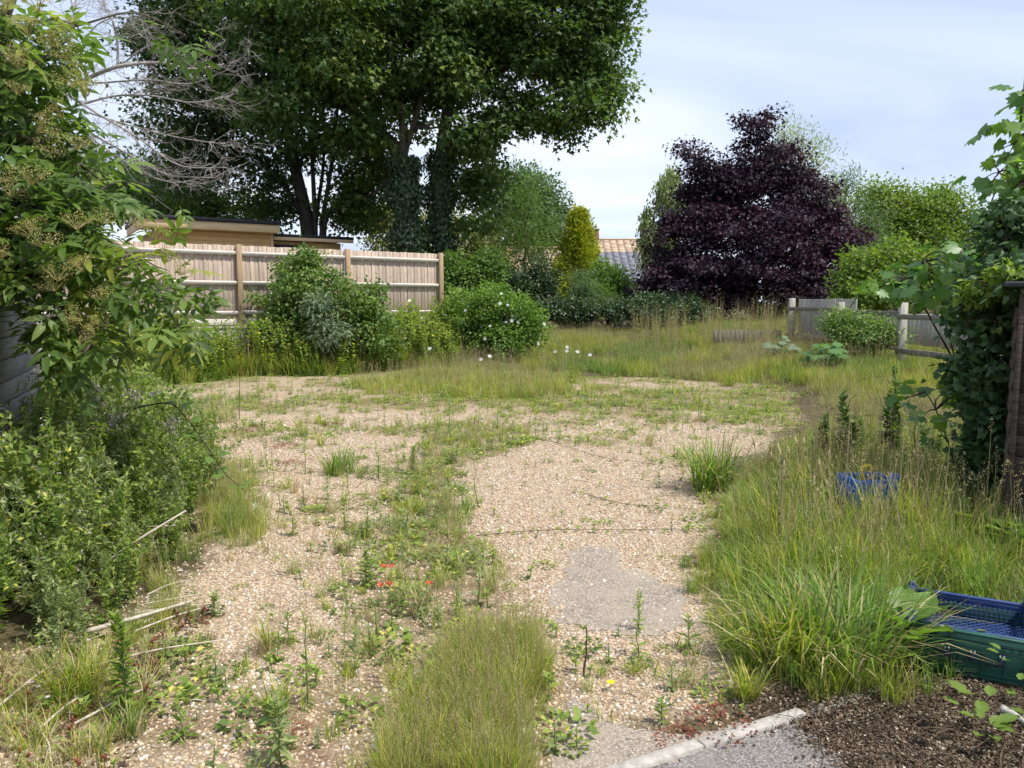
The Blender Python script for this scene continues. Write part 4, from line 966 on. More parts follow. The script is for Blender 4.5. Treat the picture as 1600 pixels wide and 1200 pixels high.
# ================================================================== DEAD TREE, ELDER
DY = 8.0
b = np.array([*P(20, 475, DY)[:2], 0.0]); dead = thing('dead_tree', b, 'bare dead tree with a mesh of silver twigs above the garden room', 'tree')
limbs_px = [([(15, 600), (18, 400), (25, 260), (40, 190)], .05, .035), ([(40, 190), (90, 150), (130, 126), (185, 104), (250, 98), (300, 108), (350, 100)], .032, .006), ([(184, 104), (183, 62), (172, 22), (150, -20)], .014, .006), ([(100, 145), (160, 182), (215, 215), (280, 258), (355, 262)], .014, .004),
            ([(60, 175), (120, 165), (180, 150), (240, 150), (300, 160), (362, 150)], .014, .004), ([(60, 190), (130, 205), (190, 235), (260, 272), (335, 278)], .016, .004), ([(40, 190), (90, 120), (110, 60), (120, -10)], .016, .006), ([(185, 104), (240, 70), (300, 90), (352, 65)], .009, .003), ([(150, 130), (230, 125), (300, 130), (365, 105)], .01, .003), ([(120, 170), (200, 195), (280, 215), (350, 225)], .01, .003), ([(120, 200), (200, 255), (270, 285), (345, 268)], .01, .003), ([(100, 130), (150, 40), (215, 30), (240, 60)], .008, .003)]
LP = []
for lp, ra, rb in limbs_px:
    pts = np.array([P(x, y, DY + rng.normal() * .12) for x, y in lp]); s = spline(pts, 6); LP.append((s, ra, rb))
    q = MB(); q.tube(s, np.linspace(ra, rb, len(s)), 6); q.build('trunk' if ra == .05 else 'branch', M_dead, dead, b, smooth=True)
tw = MB()
def twigs(path, r, depth, n, ln):
    L = len(path)
    for _ in range(n):
        k = rng.integers(int(L * .15), L); p0 = path[k]; tg = path[min(k + 1, L - 1)] - path[max(k - 1, 0)]; tg /= np.linalg.norm(tg) + 1e-9
        d = tg * .9 + rng.normal(size=3) * np.array([.55, .5, .55]); d /= np.linalg.norm(d); l = ln * rng.uniform(.4, 1.1); m = 6
        p = [p0]; w = rng.normal(size=3) * .25
        for i in range(m):
            d = d + w * .25 + np.array([.08, 0, -.16 if i < 3 else .28]) + rng.normal(size=3) * .13; d /= np.linalg.norm(d); p.append(p[-1] + d * l / m)
        p = np.array(p); tw.tube(p, np.linspace(r, r * .4, m + 1), 3, cap=False)
        if depth: twigs(p, r * .6, depth - 1, rng.integers(2, 6), ln * .55)
for s, ra, rb in LP[1:]: twigs(s, .0046, 2, 13, .42)
t_ = tw.build('twig', M_dead, dead, b); t_['kind'] = 'stuff'

def near_tree(name, label, cat, base, limbs_px, r, lobes, n_clump, per, cr, tmpl, mat, size, nparts, bark, droop, up, wood_extra=0, leafname='leaf'):
    """close plant: 300 leaves as parts of their own, the rest joined as foliage"""
    root = thing(name, base, label, cat)
    for lp, ra, rb in limbs_px:
        s = spline(np.array([P(*q) for q in lp]), 6); q = MB(); q.tube(s, np.linspace(ra, rb, len(s)), 6); q.build('branch', bark, root, base, smooth=True)
    C, D, K = clump_centres(lobes, n_clump, .55); idx = np.repeat(np.arange(n_clump), per); N = len(idx)
    off = rng.normal(size=(N, 3)) * np.array([1, 1, .7]) * cr * .55; pos = C[idx] + off
    fwd = off / cr * .8 + unit(N) * .6 + D[idx] * .3 - np.array([0, 0, droop]); nrm = unit(N) * .5 + np.array([0, -.12, up]) + off / cr * .3
    sz = size * (.65 + .6 * rng.random(N)); rnd = np.clip(.6 * rng.random(n_clump)[idx] + .4 * rng.random(N), 0, 1)
    # those nearest the camera show largest
    order = np.argsort(np.linalg.norm(pos - np.array([0, 0, EYE]), axis=1) / sz); a, bq = order[:nparts], order[nparts:]
    srcs = []
    for v in (.1, .35, .55, .75, .95):
        m = MB(); m.add(tmpl[0], tmpl[1], v); srcs.append(m.build(leafname, mat, link=False))
    for i in a: place(srcs[min(4, int(rnd[i] * 5))].data, leafname, root, pos[i], fwd[i], nrm[i], sz[i], base)
    if len(bq):
        m = MB(); m.leaves(tmpl, pos[bq], fwd[bq], nrm[bq], sz[bq], rnd[bq]); f = m.build('foliage', mat, root, base); f['kind'] = 'stuff'
    tw = MB()
    for c in range(n_clump):
        best = min((np.array([P(*q) for q in lp]) for lp, _, _ in limbs_px), key=lambda s: np.linalg.norm(s - C[c], axis=1).min())
        p0 = best[np.argmin(np.linalg.norm(best - C[c], axis=1))]; tw.tube(curve(p0, C[c], 6, .1, .1), np.linspace(.007, .003, 6), 4, cap=False)
    tw.build('twig', bark, root, base)['kind'] = 'stuff'
    return root, C, D
EB = np.array([*P(-60, 475, 4.9)[:2], 0.0])
elder, EC, ED = near_tree('elder_tree', 'large leafy elder with creamy spent flower heads leaning over the left side', 'tree', EB,
    [([(-60, 900, 4.9), (-60, 600, 4.9), (-50, 350, 5.0), (-20, 120, 5.1), (30, -40, 5.2)], .06, .03), ([(-50, 350, 5), (30, 320, 5), (80, 335, 4.9), (150, 365, 4.9), (205, 400, 4.9), (250, 455, 4.9), (280, 520, 4.9)], .018, .005), ([(-40, 240, 5), (20, 130, 5), (55, 100, 5), (110, 60, 5.1)], .018, .006),
     ([(80, 335, 4.9), (150, 300, 5), (200, 285, 5.1), (270, 330, 5.2)], .008, .004), ([(-50, 420, 4.9), (40, 440, 4.8), (100, 480, 4.8), (140, 540, 4.8)], .014, .005), ([(-40, 200, 5), (60, 220, 5), (130, 260, 5.1)], .012, .004), ([(0, 60, 5.1), (120, 40, 5.4), (210, 20, 5.6), (290, 55, 5.8)], .01, .004)], .05,
    [ell(5, 60, 82, 85, 5.1, .5), ell(15, 185, 88, 75, 5.1, .5), ell(45, 300, 95, 55, 5.0, .45), ell(40, 390, 80, 45, 4.8, .4), ell(130, 385, 70, 45, 4.9, .35), ell(200, 420, 50, 36, 4.9, .25), ell(110, 480, 55, 45, 4.8, .3), ell(245, 465, 34, 40, 4.9, .2), ell(280, 520, 22, 34, 4.9, .14), ell(110, 545, 45, 34, 4.8, .25),
     ell(140, 300, 50, 26, 5.1, .3), ell(278, 350, 20, 20, 5.2, .15), ell(85, 30, 30, 24, 5.3, .3), ell(285, 55, 14, 14, 5.8, .12), ell(95, 500, 40, 40, 4.9, .3)], 270, 4, .15, T_ELDER, M_elder, .25, 300, M_bark, .4, .8)
# flat heads of spent flowers
um = MB()
for i in range(60):
    a = rng.random() * 6.28; r = math.sqrt(rng.random()) * .5; p = np.array([r * math.cos(a), r * math.sin(a), .42 - .25 * r * r + rng.normal() * .03])
    if i % 3 == 0: um.tube([np.zeros(3), p * [.5, .5, .6], p], [.008, .006, .004], 3, rnd=.6, cap=False)
    um.leaves(T_DIA, p + rng.normal(size=(3, 3)) * .05, unit(3), unit(3), .05)
umb = um.build('flower_head', M_flower_head, link=False)
for px, py, Y in [(int(rng.uniform(0, 150)), int(rng.uniform(0, 480)), rng.uniform(4.4, 4.8)) for _ in range(10)] + [(60, 20, 4.6), (110, 50, 4.9), (90, 75, 4.8), (30, 110, 4.6), (100, 185, 4.7), (120, 235, 4.8), (80, 240, 4.6), (20, 285, 4.5), (50, 290, 4.5), (50, 370, 4.4), (70, 390, 4.4), (160, 350, 4.6), (120, 360, 4.5), (215, 355, 4.7), (240, 375, 4.7), (90, 440, 4.4), (130, 425, 4.5), (85, 455, 4.4), (160, 470, 4.5), (130, 500, 4.5), (170, 510, 4.5), (260, 410, 4.8), (280, 430, 4.8), (10, 400, 4.4), (10, 20, 4.6), (45, 55, 4.6), (150, 525, 4.5)]:
    place(umb.data, 'flower_head', elder, P(px, py, Y), unit(1)[0], np.array([rng.normal() * .3, -.35, 1.0]), rng.uniform(.14, .22), EB)

# ================================================================== RIGHT SIDE: IVY AND MAPLE SAPLING
IB = np.array([3.15, 5.45, 0.0])
near_tree('ivy_bush', 'thick dark glossy ivy smothering the side of the timber shed', 'ivy', IB,
    [([(1560, 860, 5.4), (1550, 700, 5.4), (1545, 560, 5.5), (1560, 430, 5.5), (1580, 340, 5.5)], .03, .01), ([(1550, 700, 5.4), (1520, 600, 5.5), (1515, 500, 5.5)], .015, .005)], .03,
    [ell(1580, 380, 44, 34, 5.6, .25), ell(1575, 330, 26, 22, 5.6, .2), ell(1560, 450, 46, 30, 5.5, .25), ell(1545, 510, 42, 36, 5.5, .22), ell(1540, 575, 38, 40, 5.4, .2), ell(1538, 640, 36, 40, 5.4, .2), ell(1543, 700, 30, 44, 5.35, .18), ell(1550, 760, 24, 44, 5.35, .16), ell(1590, 425, 30, 18, 5.2, .15), ell(1600, 455, 24, 14, 4.95, .1), ell(1505, 590, 20, 26, 5.5, .15)],
    340, 16, .12, T_IVY, M_ivy, .06, 300, M_bark_dark, .55, .45)
shb = MB(); q = clump_centres([ell(1575, 425, 40, 16, 5.05, .15), ell(1530, 455, 40, 22, 5.3, .15), ell(1510, 440, 26, 18, 5.6, .15)], 420, .5)
shb.leaves(T_OVATE, q[0], unit(420) * .7 - np.array([0, 0, .3]), unit(420) * .5 + np.array([0, -.2, .8]), .045 + .035 * rng.random(420))
cb = np.array([3.45, 5.2, gz(3.45, 5.2)]); clem = thing('clematis_vine', cb, 'pale leafy climber trailing over the shed roof edge', 'vine'); f = shb.build('foliage', M_light, clem, cb); f['kind'] = 'stuff'
q = MB(); q.tube(spline(np.array([cb, P(1590, 600, 5.25), P(1585, 470, 5.2), P(1540, 440, 5.2), P(1510, 450, 5.4)]), 6), .006, 4); q.build('stem', M_bark, clem, cb)
MBASE = np.array([3.3, 6.1, 0.0])
near_tree('maple_sapling', 'tall maple sapling with big lobed leaves rising against the sky at the right edge', 'tree', np.array([*P(1590, 475, 6.0)[:2], 0.0]),
    [([(1590, 850, 6.0), (1590, 500, 6.0), (1585, 330, 6.0), (1592, 220, 6.0), (1600, 140, 6.0), (1606, 60, 6.0)], .016, .005), ([(1588, 290, 6), (1560, 270, 5.9), (1535, 280, 5.8)], .005, .003), ([(1586, 340, 6), (1550, 320, 5.9), (1528, 345, 5.9)], .005, .003), ([(1592, 220, 6), (1560, 235, 5.9)], .005, .003)], .02,
    [ell(1596, 150, 24, 18, 6, .15), ell(1590, 190, 30, 20, 6, .2), ell(1586, 240, 30, 22, 6, .2), ell(1566, 268, 22, 16, 5.9, .15), ell(1580, 295, 36, 20, 6, .2), ell(1564, 330, 26, 14, 5.9, .15), ell(1590, 350, 28, 24, 6, .2), ell(1620, 260, 30, 60, 6, .2), ell(1545, 300, 16, 10, 5.8, .1)], 34, 4, .13, T_MAPLE, M_sap, .115, 300, M_twig, .75, .55)
near_tree('maple_sapling', 'low maple sapling arching out in front of the paddock rails', 'tree', np.array([*P(1500, 475, 6.6)[:2], 0.0]),
    [([(1545, 760, 6.6), (1500, 590, 6.5), (1455, 500, 6.3), (1425, 440, 6.2)], .012, .004), ([(1500, 590, 6.5), (1470, 480, 6.4), (1440, 410, 6.3)], .008, .003), ([(1520, 650, 6.5), (1500, 560, 6.5), (1500, 500, 6.5)], .008, .003)], .02,
    [ell(1400, 430, 42, 28, 6.2, .25), ell(1450, 420, 42, 28, 6.2, .25), ell(1430, 448, 50, 20, 6.2, .25), ell(1490, 440, 36, 30, 6.4, .25), ell(1500, 480, 24, 16, 6.3, .2), ell(1375, 445, 20, 12, 6.1, .12), ell(1500, 400, 30, 24, 6.6, .25)], 40, 4, .14, T_MAPLE, M_sap, .115, 300, M_twig, .55, .7)
near_tree('maple_seedling', 'few broad dark maple leaves sticking out of the ivy at knee height', 'plant', np.array([*P(1500, 475, 5.8)[:2], 0.0]),
    [([(1510, 830, 5.8), (1490, 720, 5.7), (1462, 640, 5.6), (1445, 612, 5.6)], .008, .003), ([(1480, 690, 5.7), (1465, 670, 5.6)], .004, .002)], .01,
    [ell(1428, 625, 18, 8, 5.5, .08), ell(1450, 655, 22, 12, 5.6, .1), ell(1480, 615, 30, 14, 5.7, .12), ell(1460, 672, 18, 10, 5.6, .08)], 9, 3, .08, T_MAPLE, M_sap, .12, 300, M_twig, .3, .9)

# ================================================================== GROUND COVER
def blades(mb, n, rad, h, w, lean=.35, droop=.5, mi=0, rnd=(0, 1), hv=.5):
    """n grass blades rising from a small disc: 7 verts, 5 tris each"""
    a = rng.random(n) * 6.283; r = rad * np.sqrt(rng.random(n)); b = np.stack([r * np.cos(a), r * np.sin(a), np.full(n, -.01)], 1)
    az = a * .6 + rng.random(n) * 6.283 * .7; H = h * (1 - hv + hv * rng.random(n)); ln = lean * (.2 + rng.random(n)); dr = droop * rng.random(n)
    d = np.stack([np.cos(az), np.sin(az), np.zeros(n)], 1); s = np.stack([-np.sin(az), np.cos(az), np.zeros(n)], 1)
    tw_ = (rng.random(n) - .5)[:, None]; s = s + d * tw_; W = w * (.6 + .7 * rng.random(n))
    V = []
    for t, wf in ((0, .8), (.4, 1), (.75, .7), (1, 0)):
        hh = H * (t - dr * .55 * t ** 3); out = H * (ln * t + dr * .75 * t ** 2.4)
        c = b + d * out[:, None] + np.array([0, 0, 1.0]) * hh[:, None]
        if wf: V += [c - s * (W * wf * .5)[:, None], c + s * (W * wf * .5)[:, None]]
        else: V += [c]
    V = np.stack(V, 1)
    F = np.array([(0, 1, 3), (0, 3, 2), (2, 3, 5), (2, 5, 4), (4, 5, 6)])[None] + (np.arange(n) * 7)[:, None, None]
    mb.add(V.reshape(-1, 3), F.reshape(-1, 3), np.repeat(rnd[0] + (rnd[1] - rnd[0]) * rng.random(n), 7), mi)
def seedstalks(mb, n, rad, h, mi=0, head=.09, kind='panicle', w=.0022, lean=.18):
    for _ in range(n):
        a = rng.random() * 6.283; r = rad * math.sqrt(rng.random()); b = np.array([r * math.cos(a), r * math.sin(a), 0]); az = rng.random() * 6.283; H = h * rng.uniform(.6, 1.05); l = lean * rng.uniform(.1, 1.2)
        t = np.linspace(0, 1, 5)[:, None]; d = np.array([math.cos(az), math.sin(az), 0])
        p = b + d * (H * l * t ** 1.8) + np.array([0, 0, 1]) * H * (t - .12 * l * t ** 3)
        v = rng.random(); mb.tube(p, [w, w, w * .8, w * .7, w * .5], 3, mi, v, cap=False)
        tg = (p[4] - p[3]) / np.linalg.norm(p[4] - p[3])
        if kind == 'spike':
            mb.tube([p[4] - tg * head * .1, p[4] + tg * head * .3, p[4] + tg * head], [w * 1.0, w * 2.2, w * .8], 5, mi, v)
        else:
            m = 15; u = rng.random(m) ** .8; q = p[4] + tg * (u * head - head * .2)[:, None] + rng.normal(size=(m, 3)) * (head * .16 * (1 - u * .7))[:, None]
            mb.leaves(T_DIA, q, tg + unit(m) * .6, unit(m), .008 + .005 * rng.random(m), np.full(m, v) * .6 + .4 * rng.random(m), mi)
def grass_tuft(n, rad, h, w, mat, dry=None, nd=0, stalks=0, sh=0, kind='panicle', lean=.35, droop=.5):
    m = MB(); blades(m, n, rad, h, w, lean, droop)
    if nd: blades(m, nd, rad * 1.1, h * .9, w * .7, lean * 1.2, droop, 1)
    if stalks: seedstalks(m, stalks, rad, sh, 1, kind=kind)
    return m.build('grass_tuft', [mat, dry or M_straw], link=False)
def weed_geo(mb, h, nleaf, L, tmpl=T_LANCE, mi=0, stem_mi=1, spread=.9, top_small=.5, r=.003, wid=1.0):
    """upright stem with leaves all the way up"""
    b = np.zeros(3); top = np.array([*(rng.normal(size=2) * h * .06), h]); p = curve(b, top, 7, .03); mb.tube(p, np.linspace(r, r * .4, 7), 4, stem_mi, cap=False)
    t = np.sort(rng.random(nleaf)) ** .9; k = t * 6; i = np.minimum(k.astype(int), 5); pos = p[i] + (p[i + 1] - p[i]) * (k - i)[:, None]
    a = np.arange(nleaf) * 2.4 + rng.random(nleaf); f = np.stack([np.cos(a) * spread, np.sin(a) * spread, .45 - .5 * (1 - t) + .5 * t], 1)
    mb.leaves(tmpl, pos, f, np.stack([np.zeros(nleaf), np.zeros(nleaf), np.ones(nleaf)], 1) + .25 * unit(nleaf), L * (1 - top_small * t) * (.7 + .6 * rng.random(nleaf)), None, mi, wid)
    return p
# --- loose stones over the gravel
def stone(seed):
    r = np.random.default_rng(seed); bm = bmesh.new(); bmesh.ops.create_icosphere(bm, subdivisions=1, radius=1)
    for v in bm.verts: v.co *= 1 + r.normal() * .16
    V = np.array([v.co[:] for v in bm.verts]); F = np.array([[v.index for v in f.verts] for f in bm.faces]); bm.free()
    m = MB(); m.add(V, F); return m.build('stone', M_stone, link=False, smooth=False)
def frustum_pts(n, y0, y1, power=1.0, margin=.05):
    y = (y0 ** (2 - power) + (y1 ** (2 - power) - y0 ** (2 - power)) * rng.random(n)) ** (1 / (2 - power)) if power != 2 else y0 * (y1 / y0) ** rng.random(n)
    x = (rng.random(n) * 2 - 1) * (.67 + margin) * y; return x, y
x, y = frustum_pts(150000, 2.35, 11.0, 1.35)
gm = gravel_mask(x, y); bare = 1 - .55 * weedy(x, y)
onp = np.maximum(np.maximum(soft(PATCH, x, y, .24), soft(STRIP, x, y, .24)), 0)
keep = rng.random(len(x)) < np.where(soft(LITTER, x, y, .1) > .5, .5, gm * bare) * np.where(inpoly(ROADP, x, y), .03, 1) * (1 - .955 * np.clip(onp * 1.2, 0, 1))
x, y = x[keep], y[keep]; n = len(x); s = .0060 * (.5 + .8 * rng.random(n) + 1.0 * rng.random(n) ** 6) * (1 + .07 * (y - 2.4))
st = stuff_scatter('gravel_stones', on_ground(x, y, .001), rng.random(n) * 6.28, np.stack([s * rng.uniform(.8, 1.3, n), s * rng.uniform(.7, 1.1, n), s * rng.uniform(.45, .8, n)], 1), [stone(k) for k in range(5)],
              'loose tan and cream gravel stones covering the yard', 'gravel', tilt=rng.normal(size=(n, 2)) * .35)

# --- weeds too small to count on the gravel
tiny = []
for k in range(7):
    m = MB()
    if k < 2: blades(m, 12, .02, .075, .003, .5, .5)
    elif k < 4: weed_geo(m, .05 + .03 * (k - 2), 10, .03, T_DIA)
    elif k < 6:
        N = 34; a = rng.random(N) * 6.28; r = .055 * np.sqrt(rng.random(N)); m.leaves(T_DIA, np.stack([r * np.cos(a), r * np.sin(a), .004 + .02 * rng.random(N)], 1), np.stack([np.cos(a), np.sin(a), .3 + 0 * a], 1), unit(N) * .4 + np.array([0, 0, 1]), .022)
    else: blades(m, 14, .03, .06, .0025, .8, .6)
    tiny.append(m.build('weed', [[M_grass, M_grass, M_weed, M_weed_grey, M_weed, M_mid, M_straw][k], M_stemgreen], link=False))
x, y = frustum_pts(24000, 2.4, 19.5, .6, .1); w = weedy(x, y) * (.4 + .6 * sst(3.2, 5.5, y)); gm = gravel_mask(x, y)
keep = (rng.random(len(x)) < w * gm * .85 + .07 * gm) & (soft(PATCH, x, y, .05) < .2) & (~inpoly(ROADP, x, y)); x, y = x[keep], y[keep]; n = len(x)
stuff_scatter('yard_weeds', on_ground(x, y), rng.random(n) * 6.28, .6 + 1.1 * rng.random(n) * (.5 + weedy(x, y)), tiny, 'low green and straw weeds creeping over the gravel', 'weeds', idx=rng.choice(7, n, p=[.17, .12, .14, .12, .17, .08, .2]))

# --- meadow at the back
MEADOW = [(-1.9, 20.6), (-1.5, 17.8), (.9, 17.6), (3.2, 17.0), (5.0, 13.8), (5.0, 11.6), (4.3, 9.6), (3.5, 8.0), (3.3, 6.6), (4.2, 6.4), (6.5, 9.0), (9.5, 12.5), (12, 19), (13, 27.5), (-1.5, 27.5), (-1.2, 22)]
md = [grass_tuft(34, .16, .50, .006, M_grass, M_straw, 8, 2, .62, lean=.3) for _ in range(3)] + [grass_tuft(34, .16, .40, .006, M_grass_dry, M_straw, 10, 3, .66, lean=.3) for _ in range(3)] + [grass_tuft(44, .15, .36, .007, M_grass_dark, M_straw, 6, 2, .6) for _ in range(2)]
x, y = ragged(MEADOW, 8200, .5); dry = vnoise(x, y, .42, 21) + .25 * (rng.random(len(x)) - .5)
idx = np.where(dry > .62, rng.integers(3, 6, len(x)), np.where(dry > .34, rng.integers(0, 3, len(x)), rng.integers(6, 8, len(x))))
n = len(x); stuff_scatter('meadow_grass', on_ground(x, y), rng.random(n) * 6.28, (.5 + .45 * rng.random(n)) * (.55 + .45 * sst(8, 17, y)) * (1 - .35 * sst(20, 26, y)), md, 'tall dry seeding meadow grass across the back and right of the yard', 'grass', idx=idx)

x, y = sample_poly([(3.6, 21.0), (7.1, 19.0), (6.9, 18.0), (8.6, 22.5), (6.0, 24.0), (3.5, 24.5)], 110); n = len(x); tl = []
for k in range(3):
    m = MB(); seedstalks(m, 7, .18, 1.15, 0, head=.2, w=.004, lean=.14); weed_geo(m, .9, 18, .12, T_LANCE, 1, 1, wid=1.2); tl.append(m.build('tall_stalk', [M_straw, M_weed], link=False))
stuff_scatter('tall_dock', on_ground(x, y), rng.random(n) * 6.28, .6 + .45 * rng.random(n), tl, 'tall seeding stalks standing out of the meadow before the purple tree', 'weeds')
# --- growth along the foot of the wall
m_ = []
for k in range(4):
    m = MB(); [weed_geo(m, rng.uniform(.45, .95), 34, .10, T_LANCE if k % 2 else T_DIA, wid=1.3) for _ in range(4)]
    blades(m, 30, .16, .55, .009, .3, .6, 2); m_.append(m.build('wall_weed', [M_weed if k < 3 else M_light, M_stemgreen, M_grass_dark], link=False))
m_ += [grass_tuft(50, .16, .62, .009, M_grass, M_straw, 14, 5, .85) for _ in range(2)]
t = rng.random(2300) * 9.3 - .9; off = -.2 - 1.5 * rng.random(2300) ** 1.2 * (1 + .3 * np.sin(t * 2))
q = np.stack([FA[0] + FD[0] * t + FN[0] * off, FA[1] + FD[1] * t + FN[1] * off], 1); n = len(q)
bare_ = (t > 4.9) & (t < 6.6) & (off > -.75); q = q[~bare_]; off = off[~bare_]; n = len(q)
stuff_scatter('wall_foot_growth', on_ground(q[:, 0], q[:, 1]), rng.random(n) * 6.28, (.7 + .85 * rng.random(n)) * (1.3 - .6 * np.clip(-off / 1.9, 0, 1)), m_, 'tall weeds and grass growing along the foot of the wall', 'weeds')
# --- grass island in front of the wall growth
isl = gpoly((560, 600), (640, 586), (800, 582), (900, 592), (915, 612), (820, 626), (700, 622), (600, 614)); x, y = ragged(isl, 620, .4); n = len(x)
stuff_scatter('grass_island', on_ground(x, y), rng.random(n) * 6.28, .45 + .4 * rng.random(n), [grass_tuft(34, .14, .42, .007, M_grass, M_straw, 10, 2, .6) for _ in range(3)] + [grass_tuft(20, .14, .4, .006, M_grass_dry, M_straw, 14, 4, .66)], 'shaggy patch of grass in front of the wall growth', 'grass')
# --- lush grass at the right
VERGE = gpoly((1120, 790), (1110, 840), (1110, 930), (1125, 985), (1190, 1075), (1260, 1092), (1400, 1075), (1440, 1040), (1425, 935), (1600, 945), (2000, 985), (2150, 900), (1600, 700), (1300, 665), (1190, 730))
vg = [grass_tuft(44, .11, .50, .0055, M_grass, M_straw, 6, 2, .7, lean=.35, droop=.7) for _ in range(3)] + [grass_tuft(44, .11, .44, .007, M_grass_dark, M_straw, 3, 0, .7, lean=.35, droop=.8) for _ in range(3)] + [grass_tuft(34, .12, .46, .0045, M_grass_dry, M_straw, 6, 2, .74, lean=.35) for _ in range(2)]
x, y = ragged(VERGE, 2500, .16); n = len(x)
near_edge = soft([(p[0] + .2, p[1]) for p in VERGE], x, y, .35)
stuff_scatter('verge_grass', on_ground(x, y), rng.random(n) * 6.28, (.42 + .5 * rng.random(n)) * (.45 + .6 * near_edge), vg, 'deep green uncut grass filling the right side below the shed', 'grass', idx=np.where(y < 4.4, rng.choice(8, n, p=[.16, .16, .12, .16, .16, .14, .05, .05]), rng.choice(8, n)))
TG = gpoly((1190, 850), (1250, 780), (1420, 790), (1540, 810), (1560, 870), (1380, 900), (1230, 900)); x, y = ragged(TG, 85, .25); n = len(x)
stuff_scatter('seeding_grass', on_ground(x, y), rng.random(n) * 6.28, .7 + .45 * rng.random(n), [grass_tuft(30, .12, .62, .0055, M_grass, M_straw, 2, 2, .85, lean=.3) for _ in range(3)] + [grass_tuft(24, .12, .6, .005, M_grass_dry, M_straw, 2, 3, .85, lean=.35) for _ in range(2)], 'taller seeding grass round the blue basket', 'grass')
# --- clump in the middle foreground
CEN = gpoly((680, 1040), (760, 1000), (835, 1000), (850, 1050), (830, 1100), (850, 1180), (870, 1290), (560, 1290), (620, 1170), (670, 1090)); x, y = ragged(CEN, 520, .16); n = len(x)
stuff_scatter('middle_grass', on_ground(x, y), rng.random(n) * 6.28, .26 + .30 * rng.random(n), [grass_tuft(40, .08, .48, .0042, M_grass, M_straw, 9, 1, .58, lean=.4, droop=.6) for _ in range(4)] + [grass_tuft(34, .08, .44, .004, M_grass_dry, M_straw, 14, 3, .66, lean=.45) for _ in range(2)], 'fine mixed green and straw grass up the middle of the yard', 'grass')
x = rng.normal(size=300) * .34 - .42; y = rng.uniform(3.2, 8.8, 300); x = x + .12 * np.sin(y * 1.7); k = (soft(CLEAR, x, y, .2) < .2) & (vnoise(x, y, 1.4, 41) > .36); x, y = x[k], y[k]; n = len(x)
stuff_scatter('strip_grass', on_ground(x, y), rng.random(n) * 6.28, .22 + .28 * rng.random(n), [grass_tuft(22, .1, .4, .004, M_grass, M_straw, 22, 3, .6, lean=.5) for _ in range(2)] + [grass_tuft(8, .1, .35, .0035, M_grass_dry, M_straw, 26, 4, .6, lean=.5) for _ in range(2)], 'thin line of grass and moss running up the gravel', 'grass')
# --- thicket on the left
TH = gpoly((-140, 1090), (-20, 1065), (110, 1035), (190, 980), (255, 905), (300, 840), (330, 790), (330, 745), (250, 690), (100, 660), (-60, 650), (-300, 690))
th = []
for k in range(6):
    m = MB(); h = [.62, .78, .9, .7, .55, .85][k]
    for _ in range(3):
        pth = weed_geo(m, h * rng.uniform(.75, 1.05), 56, .062, T_LANCE, 0, 1, wid=1.5, r=.004)
        v = len(m.V)
        for _b in range(5):
            s0 = pth[rng.integers(2, 6)]; e = s0 + np.array([*(rng.normal(size=2) * .09), rng.uniform(.06, .2)]); bb = curve(s0, e, 5, .08); m.tube(bb, [.002] * 5, 3, 1, cap=False)
            kk = rng.integers(0, 5, 16); m.leaves(T_LANCE, bb[kk], unit(16) + np.array([0, 0, .3]), unit(16) + np.array([0, 0, 1]), .045, wid=1.5)
            if k in (0, 2, 5): m.leaves(T_DIA, e + rng.normal(size=(6, 3)) * .012, unit(6) + np.array([0, 0, .6]), unit(6), .014, mi=2)
    mm = m.V  # lay the three stems a little apart
    th.append(m.build('thicket_stem', [[M_weed, M_weed_grey, M_weed, M_weed, M_light, M_weed][k], M_stemgreen, M_fluff], link=False))
x, y = sample_poly(TH, 980); n = len(x)
stuff_scatter('weed_thicket', on_ground(x, y), rng.random(n) * 6.28, (.6 + .42 * rng.random(n)) * (.62 + .38 * soft([(p[0] - .3, p[1]) for p in TH], x, y, .4)) * (1 + .38 * sst(-1.9, -3.0, x)), th, 'dense thicket of leafy weeds with grey seed heads on the left', 'weeds', tilt=rng.normal(size=(n, 2)) * .16)
x, y = ragged(gpoly((140, 1010), (300, 900), (370, 800), (350, 745), (315, 760), (290, 850), (200, 960)), 240, .3); n = len(x)
stuff_scatter('thicket_edge_grass', on_ground(x, y), rng.random(n) * 6.28, .2 + .45 * rng.random(n) ** 1.5, [grass_tuft(34, .1, .42, .005, M_grass, M_straw, 16, 3, .6, lean=.4) for _ in range(2)] + [grass_tuft(36, .1, .36, .005, M_grass_dark, M_straw, 8, 0)], 'grass fringing the edge of the left thicket', 'grass')
# --- bottom-left corner: dry stems, small plants
x, y = sample_poly(gpoly((-100, 1060), (150, 1010), (260, 960), (330, 960), (240, 1080), (170, 1230), (-100, 1230)), 360); n = len(x)
mm = []
m = MB(); blades(m, 22, .06, .16, .003, .7, .6); mm.append(m.build('dry_tuft', [M_straw], link=False))
m = MB(); weed_geo(m, .10, 16, .04, T_DIA); mm.append(m.build('red_weed', [M_red, M_stemgreen], link=False))
m = MB(); blades(m, 26, .05, .2, .003, .6, .6); mm.append(m.build('green_tuft', [M_grass], link=False))
m = MB(); N = 24; m.leaves(T_DIA, np.stack([rng.normal(size=N) * .06, rng.normal(size=N) * .06, rng.random(N) * .015], 1), unit(N) * [1, 1, .2], unit(N) * .4 + np.array([0, 0, 1]), .035); mm.append(m.build('litter', [M_mulch], link=False))
stuff_scatter('corner_litter', on_ground(x, y), rng.random(n) * 6.28, .35 + .6 * rng.random(n), mm, 'dry stems, red leaves and litter in the lower left corner', 'litter', idx=rng.choice(4, n, p=[.4, .14, .2, .26]))
